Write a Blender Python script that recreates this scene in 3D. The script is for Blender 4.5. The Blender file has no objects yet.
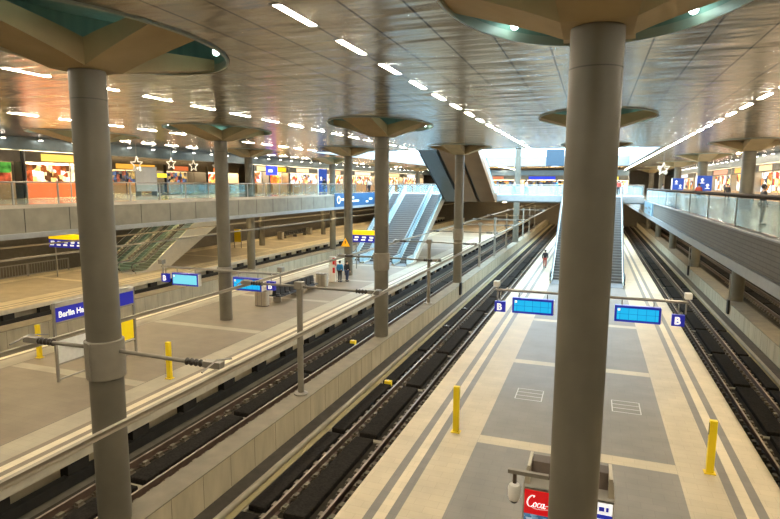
import bpy, bmesh, math, random
from mathutils import Vector, Matrix
random.seed(7)
PI = math.pi
C = bpy.context.scene.collection
SC = bpy.context.scene

# ------------------------------------------------------------------ helpers
class MB:
    """collects shapes of ONE object"""
    def __init__(s): s.bm = bmesh.new()
    def face(s, pts, mi=0):
        vs = [s.bm.verts.new(p) for p in pts]
        try:
            f = s.bm.faces.new(vs); f.material_index = mi; return f
        except ValueError: return None
    def box(s, x0, x1, y0, y1, z0, z1, mi=0):
        v = [s.bm.verts.new((x, y, z)) for z in (z0, z1) for y in (y0, y1) for x in (x0, x1)]
        for q in ((0,2,3,1),(4,5,7,6),(0,1,5,4),(2,6,7,3),(0,4,6,2),(1,3,7,5)):
            f = s.bm.faces.new([v[i] for i in q]); f.material_index = mi
        return s
    def rbox(s, x0, x1, y0, y1, z0, z1, r=.02, mi=0):
        b = MB(); b.box(x0, x1, y0, y1, z0, z1, mi)
        bmesh.ops.bevel(b.bm, geom=b.bm.edges[:], offset=r, segments=2, affect='EDGES', profile=.6)
        s.merge(b); return s
    def merge(s, o):
        m = bpy.data.meshes.new('tmp'); o.bm.to_mesh(m); s.bm.from_mesh(m); bpy.data.meshes.remove(m); o.bm.free()
    def lathe(s, prof, cx=0, cy=0, n=32, mi=0, cap=True):
        """prof: (r, z) list, bottom to top"""
        rings = []
        for r, z in prof:
            rings.append([s.bm.verts.new((cx + r*math.cos(2*PI*k/n), cy + r*math.sin(2*PI*k/n), z)) for k in range(n)])
        for a, b in zip(rings, rings[1:]):
            for k in range(n):
                f = s.bm.faces.new((a[k], a[(k+1) % n], b[(k+1) % n], b[k])); f.material_index = mi
        if cap:
            for rg, rv in ((rings[0], True), (rings[-1], False)):
                f = s.bm.faces.new(rg[::-1] if rv else rg); f.material_index = mi
        return s
    def tube(s, pts, r, n=10, mi=0, cap=True):
        pts = [Vector(p) for p in pts]; rings = []
        rr = r if isinstance(r, (list, tuple)) else [r]*len(pts)
        for i, p in enumerate(pts):
            d = (pts[min(i+1, len(pts)-1)] - pts[max(i-1, 0)]).normalized()
            u = d.cross(Vector((0, 0, 1)))
            if u.length < 1e-3: u = Vector((1, 0, 0))
            u.normalize(); w = u.cross(d).normalized()
            rings.append([s.bm.verts.new(p + (u*math.cos(2*PI*k/n) + w*math.sin(2*PI*k/n))*rr[i]) for k in range(n)])
        for a, b in zip(rings, rings[1:]):
            for k in range(n):
                f = s.bm.faces.new((a[k], a[(k+1) % n], b[(k+1) % n], b[k])); f.material_index = mi
        if cap:
            s.bm.faces.new(rings[0][::-1]).material_index = mi; s.bm.faces.new(rings[-1]).material_index = mi
        return s
    def prism(s, poly, a0, a1, axis='x', mi=0):
        """poly extruded along axis; axis x: poly=(y,z); axis y: poly=(x,z); axis z: poly=(x,y)"""
        def P(p, a):
            return {'x': (a, p[0], p[1]), 'y': (p[0], a, p[1]), 'z': (p[0], p[1], a)}[axis]
        A = [s.bm.verts.new(P(p, a0)) for p in poly]; B = [s.bm.verts.new(P(p, a1)) for p in poly]
        n = len(poly)
        fs = [s.bm.faces.new(A), s.bm.faces.new(B[::-1])]
        for k in range(n):
            fs.append(s.bm.faces.new((A[k], B[k], B[(k+1) % n], A[(k+1) % n])))
        for f in fs: f.material_index = mi
        return s
    def ball(s, c, r, n=14, m=8, sz=1.0, mi=0):
        prof = [(max(r*math.sin(PI*k/m), .0004), c[2] - r*sz*math.cos(PI*k/m)) for k in range(m+1)]
        return s.lathe(prof, c[0], c[1], n, mi)
    def xform(s, M): bmesh.ops.transform(s.bm, matrix=M, verts=s.bm.verts[:]); return s
    def build(s, name, mat, parent=None, loc=None, smooth=False, rotz=0):
        bmesh.ops.recalc_face_normals(s.bm, faces=s.bm.faces[:])
        me = bpy.data.meshes.new(name); s.bm.to_mesh(me); s.bm.free()
        for m in (mat if isinstance(mat, (list, tuple)) else [mat]): me.materials.append(m)
        o = bpy.data.objects.new(name, me); C.objects.link(o)
        if smooth:
            me.shade_smooth()
            try: me.set_sharp_from_angle(angle=math.radians(38))
            except Exception: pass
        if parent: o.parent = parent
        if loc: o.location = loc
        o.rotation_euler.z = rotz
        return o

def tag(o, label, cat, group=None, kind=None):
    if label: o['label'] = label
    if cat: o['category'] = cat
    if group: o['group'] = group
    if kind: o['kind'] = kind
    return o
def thing(name, label, cat, loc=(0, 0, 0), rotz=0, group=None):
    o = bpy.data.objects.new(name, None); C.objects.link(o); o.empty_display_size = .2
    o.location = loc; o.rotation_euler = (0, 0, rotz)
    return tag(o, label, cat, group)
def struct(o, label=None):
    o['kind'] = 'structure'
    if label: o['label'] = label
    o['category'] = 'structure'
    return o
def dup(o, loc=None, rotz=None, label=None, group=None, parent=None):
    c = o.copy(); C.objects.link(c)
    if parent: c.parent = parent
    if loc is not None: c.location = loc
    if rotz is not None: c.rotation_euler = (0, 0, rotz)
    if label: c['label'] = label
    if group: c['group'] = group
    for ch in list(o.children): dup(ch, parent=c)
    return c
ORD = ('first second third fourth fifth sixth seventh eighth ninth tenth eleventh twelfth thirteenth fourteenth fifteenth sixteenth '
       'seventeenth eighteenth nineteenth twentieth').split()
TENS = {20: 'twenty', 30: 'thirty', 40: 'forty'}
def ordn(i):
    if i < 20: return ORD[i]
    n = i + 1; t = n // 10 * 10
    return TENS[t] + ('-' + ORD[n - t - 1] if n > t else '') if n > t else {30: 'thirtieth', 40: 'fortieth'}[n]

def text(body, size, mat, parent, loc, rot, name='lettering', align='LEFT', ext=.004, sx=1.0, shear=0, bold=0.0):
    cu = bpy.data.curves.new(name, 'FONT'); cu.body = body; cu.size = size; cu.align_x = align; cu.extrude = ext; cu.shear = shear
    cu.resolution_u = 3; cu.offset = bold
    t_ = bpy.data.objects.new(name, cu); C.objects.link(t_)
    me = bpy.data.meshes.new_from_object(t_.evaluated_get(bpy.context.evaluated_depsgraph_get())); bpy.data.objects.remove(t_); bpy.data.curves.remove(cu)
    me.name = name; me.materials.clear(); me.materials.append(mat)
    o = bpy.data.objects.new(name, me); C.objects.link(o)
    o.parent = parent; o.location = loc; o.rotation_euler = rot; o.scale = (sx, 1, 1)
    return o

# ------------------------------------------------------------------ camera (measured from the photograph's vanishing lines)
def camera():
    f, cx, cy, vx, vy, roll, H = 559.0, 390.0, 259.5, 595.0, 185.5, .006, 8.0
    yv = Vector((vx - cx, -(vy - cy), f)).normalized()
    u = Vector((math.sin(roll), math.cos(roll), 0)); u.z = -(u.x*yv.x + u.y*yv.y)/yv.z; u.normalize()
    xv = -(yv.cross(u))
    R = Matrix((xv, yv, u))                       # world = R @ (right, up, forward)
    M = Matrix.Identity(4)
    for i in range(3):
        M[i][0], M[i][1], M[i][2] = R[i][0], R[i][1], -R[i][2]
    M[0][3], M[1][3], M[2][3] = 0, 0, H
    cd = bpy.data.cameras.new('camera'); cd.sensor_width = 36; cd.lens = f/780*36; cd.clip_end = 600; cd.clip_start = .05
    co = bpy.data.objects.new('camera', cd); C.objects.link(co); co.matrix_world = M
    SC.camera = co
    def proj(p):
        v = R.transposed() @ (Vector(p) - Vector((0, 0, H)))
        if v.z <= .1: return None
        return cx + f*v.x/v.z, cy - f*v.y/v.z
    return proj
proj = camera()
def inframe(p, m=0):
    q = proj(p)
    return q is not None and -m < q[0] < 780 + m and -m < q[1] < 519 + m

# ------------------------------------------------------------------ materials
MATS = {}
def nt(name):
    m = bpy.data.materials.new(name); m.use_nodes = True; m.node_tree.nodes.clear()
    t = m.node_tree
    def N(ty, **k):
        n = t.nodes.new(ty)
        for a, b in k.items():
            if a in n.inputs: n.inputs[a].default_value = b
            else: setattr(n, a, b)
        return n
    L = t.links.new
    out = N('ShaderNodeOutputMaterial')
    return m, t, N, L, out
def mat(name, col, rough=.6, metal=0, noise=.12, scale=3.0, bump=0, stretch=None, detail=4, emis=None, es=0, spec=.5, bscale=None):
    if name in MATS: return MATS[name]
    m, t, N, L, out = nt(name)
    b = N('ShaderNodeBsdfPrincipled'); b.inputs['Roughness'].default_value = rough; b.inputs['Metallic'].default_value = metal
    b.inputs['Specular IOR Level'].default_value = spec
    L(b.outputs[0], out.inputs[0])
    if noise or bump:
        tc = N('ShaderNodeTexCoord'); mp = N('ShaderNodeMapping'); L(tc.outputs['Object'], mp.inputs[0])
        if stretch: mp.inputs['Scale'].default_value = stretch
        nz = N('ShaderNodeTexNoise'); nz.inputs['Scale'].default_value = scale; nz.inputs['Detail'].default_value = detail
        L(mp.outputs[0], nz.inputs['Vector'])
        mr = N('ShaderNodeMapRange'); L(nz.outputs[0], mr.inputs[0])
        mr.inputs[1].default_value = .3; mr.inputs[2].default_value = .7; mr.inputs[3].default_value = 1 - noise; mr.inputs[4].default_value = 1 + noise
        mx = N('ShaderNodeVectorMath', operation='SCALE'); mx.inputs[0].default_value = col[:3]; L(mr.outputs[0], mx.inputs['Scale'])
        L(mx.outputs[0], b.inputs['Base Color'])
        if bump:
            bp = N('ShaderNodeBump'); bp.inputs['Strength'].default_value = bump; bp.inputs['Distance'].default_value = .02
            L(nz.outputs[0], bp.inputs['Height']); L(bp.outputs[0], b.inputs['Normal'])
    else:
        b.inputs['Base Color'].default_value = (*col[:3], 1)
    if emis:
        b.inputs['Emission Color'].default_value = (*emis, 1); b.inputs['Emission Strength'].default_value = es
    MATS[name] = m
    return m
def glow(name, col, st):
    if name in MATS: return MATS[name]
    m, t, N, L, out = nt(name)
    e = N('ShaderNodeEmission'); e.inputs[0].default_value = (*col, 1); e.inputs[1].default_value = st
    L(e.outputs[0], out.inputs[0]); MATS[name] = m
    return m
def glass(name, tint, alpha=.25, rough=.05, clear=False):
    if name in MATS: return MATS[name]
    m, t, N, L, out = nt(name)
    tr = N('ShaderNodeBsdfTransparent'); tr.inputs[0].default_value = (*tint, 1)
    if clear:
        g = N('ShaderNodeBsdfGlossy'); g.inputs[0].default_value = (*tint, 1); g.inputs['Roughness'].default_value = rough
    else:
        g = N('ShaderNodeBsdfPrincipled'); g.inputs['Base Color'].default_value = (*tint, 1); g.inputs['Roughness'].default_value = rough
    lw = N('ShaderNodeLayerWeight'); pw = N('ShaderNodeMath', operation='POWER'); pw.inputs[1].default_value = 4.0; L(lw.outputs['Facing'], pw.inputs[0])
    ad = N('ShaderNodeMath', operation='MULTIPLY_ADD'); ad.inputs[1].default_value = .5; ad.inputs[2].default_value = alpha; ad.use_clamp = True
    L(pw.outputs[0], ad.inputs[0])
    mx = N('ShaderNodeMixShader'); L(ad.outputs[0], mx.inputs[0]); L(tr.outputs[0], mx.inputs[1]); L(g.outputs[0], mx.inputs[2])
    L(mx.outputs[0], out.inputs[0]); MATS[name] = m
    return m

concrete_col = mat('column_concrete', (.145, .132, .098), rough=.45, noise=.10, scale=1.4, bump=.05)
jointm = mat('column_joint', (.085, .078, .06), rough=.6, noise=0)
cap_mat = mat('cap_concrete', (.47, .36, .20), rough=.75, noise=.10, scale=1.2)
teal = mat('recess_teal', (.20, .33, .28), rough=.5, noise=.12, scale=1.0, stretch=(6, 6, .3))
rim_mat = mat('rim_grey_green', (.36, .41, .35), rough=.4, noise=.05)
wallc = mat('track_wall_concrete', (.50, .43, .29), rough=.8, noise=.14, scale=1.0, stretch=(1, 2.2, .5), bump=.05)
walltop = mat('track_wall_top', (.20, .17, .12), rough=.85, noise=.15, scale=1.5)
bedm = mat('trackbed', (.075, .065, .045), rough=.9, noise=.25, scale=2)
absorb = mat('absorber_rubber', (.021, .018, .015), rough=1, noise=.3, scale=14, bump=.4, spec=.08)
railm = mat('rail_steel', (.27, .22, .18), rough=.45, metal=.9, noise=.1, scale=2)
railside = mat('rail_rust', (.10, .062, .042), rough=.8, noise=.2)
fast = mat('fastening_iron', (.15, .12, .08), rough=.7, noise=.3, scale=9)
curbm = mat('curb_beige', (.28, .24, .165), rough=.7, noise=.12, scale=2)
yellowface = mat('curb_face_ochre', (.27, .215, .10), rough=.8, noise=.15, scale=2)
edgeface = mat('platform_edge_face', (.62, .57, .45), rough=.6, noise=.10, scale=3)
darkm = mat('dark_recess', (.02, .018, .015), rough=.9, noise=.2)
steel = mat('grey_steel', (.34, .32, .28), rough=.4, metal=.6, noise=.06)
polem = mat('pole_paint', (.24, .215, .17), rough=.5, noise=.06)
brushed = mat('brushed_steel', (.62, .58, .50), rough=.3, metal=.9, noise=.08, scale=6, stretch=(1, 1, 9))
blackm = mat('black_plastic', (.018, .017, .016), rough=.5, noise=0)
insul = mat('insulator_brown', (.035, .028, .022), rough=.4, noise=0)
yellowp = mat('yellow_paint', (.97, .72, .014), rough=.45, noise=.04)
signblue = mat('sign_blue', (.015, .02, .30), rough=.35, noise=0, emis=(.02, .025, .5), es=.35)
signblue2 = mat('board_navy', (.02, .025, .20), rough=.35, noise=0, emis=(.02, .03, .4), es=.2)
letterw = mat('white_lettering', (.9, .9, .9), rough=.4, noise=0, emis=(1, 1, 1), es=.75)
whitep = mat('white_paint', (.78, .76, .70), rough=.5, noise=.04)
greyp = mat('grey_paint', (.45, .43, .38), rough=.5, noise=.06)
redp = mat('red_paint', (.62, .02, .015), rough=.4, noise=.03)
parapet_l = mat('parapet_concrete', (.235, .215, .165), rough=.7, noise=.14, scale=1.3, bump=.04)
flange = mat('flange_pale', (.30, .31, .31), rough=.5, noise=.06)
slabdark = mat('slab_soffit', (.16, .14, .11), rough=.8, noise=.1)
uppfloor = mat('gallery_floor_stone', (.46, .41, .33), rough=.16, noise=.08, scale=1.0)
fasciam = mat('fascia_grey', (.15, .19, .20), rough=.35, metal=.3, noise=.08)
glassb = glass('balustrade_glass', (.86, .96, .97), .02, clear=True)
glassr = glass('gallery_glass', (.82, .95, .99), .17)
glassd = glass('display_case_glass', (.8, .82, .8), .12)
lamp_mat = glow('tube_light', (1.0, .87, .66), 195)

def ceiling_material():
    m, t, N, L, out = nt('ceiling_metal_panels')
    b = N('ShaderNodeBsdfPrincipled'); b.inputs['Metallic'].default_value = .85; b.inputs['Roughness'].default_value = .2
    geo = N('ShaderNodeNewGeometry'); sep = N('ShaderNodeSeparateXYZ'); L(geo.outputs['Position'], sep.inputs[0])
    # panel joints run along the hall every 1.03 m
    a = N('ShaderNodeMath', operation='ADD'); a.inputs[1].default_value = 103.05 + .015; L(sep.outputs[0], a.inputs[0])
    md = N('ShaderNodeMath', operation='MODULO'); md.inputs[1].default_value = 1.03; L(a.outputs[0], md.inputs[0])
    lt = N('ShaderNodeMath', operation='LESS_THAN'); lt.inputs[1].default_value = .045; L(md.outputs[0], lt.inputs[0])
    # cross joints
    a2 = N('ShaderNodeMath', operation='ADD'); a2.inputs[1].default_value = 100; L(sep.outputs[1], a2.inputs[0])
    md2 = N('ShaderNodeMath', operation='MODULO'); md2.inputs[1].default_value = 2.5; L(a2.outputs[0], md2.inputs[0])
    lt2 = N('ShaderNodeMath', operation='LESS_THAN'); lt2.inputs[1].default_value = .012; L(md2.outputs[0], lt2.inputs[0])
    # panel tint
    sn = N('ShaderNodeVectorMath', operation='SNAP'); sn.inputs[1].default_value = (1.03, 2.5, 1)
    off = N('ShaderNodeVectorMath', operation='ADD'); off.inputs[1].default_value = (103.05, 100, 0); L(geo.outputs['Position'], off.inputs[0]); L(off.outputs[0], sn.inputs[0])
    wn = N('ShaderNodeTexWhiteNoise'); L(sn.outputs[0], wn.inputs['Vector'])
    mr = N('ShaderNodeMapRange'); L(wn.outputs['Value'], mr.inputs[0]); mr.inputs[3].default_value = .92; mr.inputs[4].default_value = 1.06
    cs = N('ShaderNodeVectorMath', operation='SCALE'); cs.inputs[0].default_value = (.52, .44, .345); L(mr.outputs[0], cs.inputs['Scale'])
    mx = N('ShaderNodeMix', data_type='RGBA'); L(lt.outputs[0], mx.inputs[0]); L(cs.outputs[0], mx.inputs[6]); mx.inputs[7].default_value = (.06, .05, .045, 1)
    L(mx.outputs[2], b.inputs['Base Color'])
    # buckled sheet: waves across the panels
    mp = N('ShaderNodeMapping'); mp.inputs['Scale'].default_value = (.35, 1.3, 1); L(geo.outputs['Position'], mp.inputs[0])
    nz = N('ShaderNodeTexNoise'); nz.inputs['Scale'].default_value = 1.0; nz.inputs['Detail'].default_value = 2.0; L(mp.outputs[0], nz.inputs['Vector'])
    hs = N('ShaderNodeMath', operation='MULTIPLY_ADD'); hs.inputs[1].default_value = 2.6; L(nz.outputs[0], hs.inputs[0])
    ng = N('ShaderNodeMath', operation='MULTIPLY'); ng.inputs[1].default_value = -.10; L(lt2.outputs[0], ng.inputs[0]); L(ng.outputs[0], hs.inputs[2])
    bp = N('ShaderNodeBump'); bp.inputs['Strength'].default_value = .5; bp.inputs['Distance'].default_value = .055
    L(hs.outputs[0], bp.inputs['Height']); L(bp.outputs[0], b.inputs['Normal'])
    L(b.outputs[0], out.inputs[0])
    return m
ceilm = ceiling_material()

def platform_material(name, cx, cream=(.66, .58, .42), grey=(.30, .28, .24), mid=None, seam=False):
    m, t, N, L, out = nt(name)
    b = N('ShaderNodeBsdfPrincipled'); b.inputs['Roughness'].default_value = .55
    geo = N('ShaderNodeNewGeometry'); sep = N('ShaderNodeSeparateXYZ'); L(geo.outputs['Position'], sep.inputs[0])
    s1 = N('ShaderNodeMath', operation='SUBTRACT'); s1.inputs[1].default_value = cx; L(sep.outputs[0], s1.inputs[0])
    ab = N('ShaderNodeMath', operation='ABSOLUTE'); L(s1.outputs[0], ab.inputs[0])
    dv = N('ShaderNodeMath', operation='DIVIDE'); dv.inputs[1].default_value = 6.0; L(ab.outputs[0], dv.inputs[0])
    half = 5.285 if cx > -5 else 5.95
    d = half - 5.285
    cr = N('ShaderNodeValToRGB'); cr.color_ramp.interpolation = 'CONSTANT'; L(dv.outputs[0], cr.inputs[0])
    e = cr.color_ramp.elements
    mid = mid or cream
    tact = tuple(min(1, c*1.12) for c in cream)
    stops = [(0, grey), (2.83 + d, mid), (3.87 + d, tuple(g*.92 for g in grey)), (4.11 + d, tact), (4.40 + d, tuple(g*.92 for g in grey)), (4.64 + d, cream)]
    if seam: stops = [(0, grey), (2.83 + d, (.05, .045, .035)), (2.87 + d, mid)] + stops[2:]
    e[0].position = 0; e[0].color = (*stops[0][1], 1)
    e[1].position = stops[1][0]/6; e[1].color = (*stops[1][1], 1)
    for p, c in stops[2:]:
        q = e.new(p/6); q.color = (*c, 1)
    # cross bands of pale stone
    a2 = N('ShaderNodeMath', operation='ADD'); a2.inputs[1].default_value = 85 - 16.58; L(sep.outputs[1], a2.inputs[0])
    md = N('ShaderNodeMath', operation='MODULO'); md.inputs[1].default_value = 8.5; L(a2.outputs[0], md.inputs[0])
    lt = N('ShaderNodeMath', operation='LESS_THAN'); lt.inputs[1].default_value = .55; L(md.outputs[0], lt.inputs[0])
    li = N('ShaderNodeMath', operation='LESS_THAN'); li.inputs[1].default_value = 2.83 + d; L(ab.outputs[0], li.inputs[0])
    mu = N('ShaderNodeMath', operation='MULTIPLY'); L(lt.outputs[0], mu.inputs[0]); L(li.outputs[0], mu.inputs[1])
    mx = N('ShaderNodeMix', data_type='RGBA'); L(mu.outputs[0], mx.inputs[0]); L(cr.outputs[0], mx.inputs[6]); mx.inputs[7].default_value = (*mid, 1)
    # tile joints and wear
    br = N('ShaderNodeTexBrick'); br.offset = .5; br.inputs['Scale'].default_value = 1; br.inputs['Brick Width'].default_value = .6; br.inputs['Row Height'].default_value = .3
    br.inputs['Mortar Size'].default_value = .006; br.inputs['Color1'].default_value = (.97, .97, .97, 1); br.inputs['Color2'].default_value = (1.04, 1.03, 1.02, 1); br.inputs['Mortar'].default_value = (.84, .84, .84, 1)
    L(geo.outputs['Position'], br.inputs['Vector'])
    nz = N('ShaderNodeTexNoise'); nz.inputs['Scale'].default_value = .9; nz.inputs['Detail'].default_value = 6; L(geo.outputs['Position'], nz.inputs['Vector'])
    mr = N('ShaderNodeMapRange'); L(nz.outputs[0], mr.inputs[0]); mr.inputs[1].default_value = .3; mr.inputs[2].default_value = .7; mr.inputs[3].default_value = .88; mr.inputs[4].default_value = 1.08
    m1 = N('ShaderNodeVectorMath', operation='MULTIPLY'); L(mx.outputs[2], m1.inputs[0]); L(br.outputs[0], m1.inputs[1])
    m2 = N('ShaderNodeVectorMath', operation='SCALE'); L(m1.outputs[0], m2.inputs[0]); L(mr.outputs[0], m2.inputs['Scale'])
    L(m2.outputs[0], b.inputs['Base Color']); L(b.outputs[0], out.inputs[0])
    return m

def brick_material(name, c1, c2, mortar, w, h, rough=.7, coords='YZ'):
    m, t, N, L, out = nt(name)
    b = N('ShaderNodeBsdfPrincipled'); b.inputs['Roughness'].default_value = rough
    geo = N('ShaderNodeNewGeometry'); sep = N('ShaderNodeSeparateXYZ'); L(geo.outputs['Position'], sep.inputs[0])
    cb = N('ShaderNodeCombineXYZ'); L(sep.outputs['XYZ'.index(coords[0])], cb.inputs[0]); L(sep.outputs['XYZ'.index(coords[1])], cb.inputs[1])
    br = N('ShaderNodeTexBrick'); br.inputs['Scale'].default_value = 1; br.inputs['Brick Width'].default_value = w; br.inputs['Row Height'].default_value = h
    br.inputs['Mortar Size'].default_value = .018; br.inputs['Color1'].default_value = (*c1, 1); br.inputs['Color2'].default_value = (*c2, 1); br.inputs['Mortar'].default_value = (*mortar, 1)
    L(cb.outputs[0], br.inputs['Vector']); L(br.outputs[0], b.inputs['Base Color']); L(b.outputs[0], out.inputs[0])
    return m

def panel_material(name, cols, w, h, st, coords='YZ', seed=0.0):
    """self-glowing blocks of picked colours"""
    m, t, N, L, out = nt(name)
    geo = N('ShaderNodeNewGeometry'); sep = N('ShaderNodeSeparateXYZ'); L(geo.outputs['Position'], sep.inputs[0])
    cb = N('ShaderNodeCombineXYZ'); L(sep.outputs['XYZ'.index(coords[0])], cb.inputs[0]); L(sep.outputs['XYZ'.index(coords[1])], cb.inputs[1])
    of = N('ShaderNodeVectorMath', operation='ADD'); of.inputs[1].default_value = (100 + seed, 50, seed); L(cb.outputs[0], of.inputs[0])
    dvv = N('ShaderNodeVectorMath', operation='DIVIDE'); dvv.inputs[1].default_value = (w, h, 1); L(of.outputs[0], dvv.inputs[0])
    vo = N('ShaderNodeTexVoronoi'); vo.distance = 'CHEBYCHEV'; vo.inputs['Scale'].default_value = 1.0; vo.inputs['Randomness'].default_value = .75; L(dvv.outputs[0], vo.inputs['Vector'])
    wn = N('ShaderNodeTexWhiteNoise'); L(vo.outputs['Color'], wn.inputs['Vector'])
    cr = N('ShaderNodeValToRGB'); cr.color_ramp.interpolation = 'CONSTANT'; L(wn.outputs['Value'], cr.inputs[0])
    e = cr.color_ramp.elements
    for i, c in enumerate(cols):
        if i < 2: e[i].position = i/len(cols); e[i].color = (*c, 1)
        else: e.new(i/len(cols)).color = (*c, 1)
    nz = N('ShaderNodeTexNoise'); nz.inputs['Scale'].default_value = 2.2; nz.inputs['Detail'].default_value = 3; L(of.outputs[0], nz.inputs['Vector'])
    mr = N('ShaderNodeMapRange'); L(nz.outputs[0], mr.inputs[0]); mr.inputs[1].default_value = .3; mr.inputs[2].default_value = .7; mr.inputs[3].default_value = .35*st; mr.inputs[4].default_value = 1.5*st
    em = N('ShaderNodeEmission'); L(cr.outputs[0], em.inputs[0]); L(mr.outputs[0], em.inputs[1]); L(em.outputs[0], out.inputs[0])
    return m

# ------------------------------------------------------------------ light
w = bpy.data.worlds.new('daylight'); SC.world = w; w.use_nodes = True
bg = w.node_tree.nodes['Background']; bg.inputs[0].default_value = (.58, .82, 1.0, 1); bg.inputs[1].default_value = 10.0

CZ = 11.0
ROWX = [-40.2, -30.2, -20.2, -10.2, -.2, 9.8]
YK = [9.5 + 17.65*k for k in range(7)]

# ------------------------------------------------------------------ setting: ground, platforms, walls
X0, X1, Y0, Y1 = -52, 34, -14, 135
struct(MB().box(X0, X1, Y0, Y1, -1.3, -1.05).build('ground_trackbed', bedm))

def platform(name, xl, xr, material):
    o = struct(MB().box(xl, xr, Y0, Y1, -.06, 0).build(name, material))
    return o
pm_main = platform_material('platform_paving_main', -.235, cream=(.55, .46, .31), grey=(.205, .185, .155), mid=(.50, .42, .285))
pm_l = platform_material('platform_paving_sign_side', -20.2, cream=(.60, .52, .36), grey=(.215, .17, .115), mid=(.36, .31, .22), seam=True)
pm_ll = platform_material('platform_paving_far_side', -40.4, cream=(.72, .62, .42), grey=(.46, .38, .25))
pm_r = platform_material('platform_paving_under_gallery', 20.2)
for nm, xl, xr, m_ in (('floor_platform_main', -5.52, 5.05, pm_main), ('floor_platform_signs', -26.15, -14.25, pm_l),
                       ('floor_platform_far', -46.0, -34.6, pm_ll), ('floor_platform_gallery', 15.0, 25.6, pm_r)):
    platform(nm, xl, xr, m_)
    struct(MB().box(xl + .02, xr - .02, Y0, Y1, -.32, -.061).build('trim_platform_edge', edgeface))
    b = MB(); b.box(xl + .45, xr - .45, Y0, Y1, -1.05, -.33); struct(b.build('wall_under_platform', wallc))
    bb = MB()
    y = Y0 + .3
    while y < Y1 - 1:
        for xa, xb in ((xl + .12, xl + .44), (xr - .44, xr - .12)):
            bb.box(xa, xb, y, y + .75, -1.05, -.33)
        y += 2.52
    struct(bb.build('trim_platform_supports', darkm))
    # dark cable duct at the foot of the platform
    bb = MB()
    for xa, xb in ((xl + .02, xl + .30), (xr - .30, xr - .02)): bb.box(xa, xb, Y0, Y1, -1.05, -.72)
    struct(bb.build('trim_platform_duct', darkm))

def track_wall(name, xl, xr):
    struct(MB().box(xl, xr, Y0, Y1, -1.05, -.03).build(name, [wallc]))
    struct(MB().box(xl - .01, xr + .01, Y0, Y1, -.03, 0).build('trim_wall_top', walltop))
    j = MB(); y = Y0 + .9
    while y < Y1 - .5:
        for x in (xl - .003, xr + .003):
            j.box(x - .002, x + .002, y, y + .010, -1.0, -.031)
        y += 1.25
    struct(j.build('trim_wall_joints', walltop))
track_wall('wall_between_tracks', -10.55, -9.78)
track_wall('wall_between_tracks_gallery', 9.15, 10.2)
track_wall('wall_between_tracks_far', -30.8, -29.6)
def curb(side_x, s):
    """beige round-topped curb with ochre face beside a track, s = direction towards the track"""
    struct(MB().tube([(side_x, Y0, -.93), (side_x, Y1, -.93)], .10, 10).build('trim_curb_top', curbm, smooth=True))
    a, b_ = sorted((side_x + s*.08, side_x + s*.30)); struct(MB().box(a, b_, Y0, Y1, -1.05, -.985).build('trim_curb_face', yellowface))
    a, b_ = sorted((side_x + s*.31, side_x + s*.40)); struct(MB().box(a, b_, Y0, Y1, -1.05, -1.0).build('trim_drain_strip', walltop))
    a, b_ = sorted((side_x - s*.11, side_x - s*.70)); struct(MB().box(a, b_, Y0, Y1, -1.05, -1.0).build('trim_wall_foot', footm))
footm = mat('wall_foot_dark', (.06, .05, .036), rough=.9, noise=.2)
curb(-9.05, 1); curb(8.42, -1)

# boundary of the hall
struct(MB().box(X0 - .3, X0, Y0, Y1, -1.3, CZ + .6).build('wall_far_side', slabdark))
struct(MB().box(X1, X1 + .3, Y0, Y1, -1.3, CZ + .6).build('wall_gallery_side', slabdark))
struct(MB().box(X0, X1, Y0 - .3, Y0, -1.3, CZ + .6).build('wall_behind', wallc))
struct(MB().box(X0, X1, Y1, Y1 + .3, -1.3, CZ + .6).build('wall_tunnel_end', slabdark))

# ------------------------------------------------------------------ ceiling with round openings and the skylit hall
CAPS = []                                                      # (x, y, rx, ry) oval openings, longer along the hall
RX, RY = 2.45, 3.6
MX, WX, LX = -.08, -10.32, -20.15
for y in YK[:3]: CAPS.append((MX, y, RX, RY))
for y in YK[:3]: CAPS.append((WX, y, RX, RY))
for y in YK[1:3]: CAPS.append((LX, y, RX, RY))
for y in YK[1:6]: CAPS.append((-30.2, y, RX, RY))
for y in YK[2:7]: CAPS.append((9.8, y, RX, RY))
AX0, AX1, AY0, AY1 = -25.5, 4.6, 48.2, 92.0                      # skylit opening
xs = sorted({X0, X1, AX0, AX1} | {x + d for x in (-30.2, LX, WX, MX, 9.8) for d in (-3, 3)})
ys = sorted({Y0, Y1, AY0, AY1} | {y + d for y in YK for d in (-4.2, 4.2)})
cb = MB()
for xa, xb in zip(xs, xs[1:]):
    for ya, yb in zip(ys, ys[1:]):
        mxx, myy = (xa + xb)/2, (ya + yb)/2
        if AX0 < mxx < AX1 and AY0 < myy < AY1: continue
        cap = [c for c in CAPS if xa - .01 <= c[0] <= xb + .01 and ya - .01 <= c[1] <= yb + .01 and abs(c[0] - mxx) < .01 and abs(c[1] - myy) < .01]
        if cap:
            x, y, rx, ry = cap[0]; n = 72; inn = []; ou = []
            for k in range(n):
                a = 2*PI*k/n + PI/4; ca, sa = math.cos(a), math.sin(a)
                q = 1/max(abs(ca), abs(sa))
                inn.append(cb.bm.verts.new((x + rx*ca, y + ry*sa, CZ))); ou.append(cb.bm.verts.new((x + 3*q*ca, y + 4.2*q*sa, CZ)))
            for k in range(n):
                cb.bm.faces.new((inn[k], inn[(k+1) % n], ou[(k+1) % n], ou[k]))
        else:
            cb.face([(xa, ya, CZ), (xb, ya, CZ), (xb, yb, CZ), (xa, yb, CZ)])
ce = cb.build('ceiling', ceilm); struct(ce)
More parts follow.
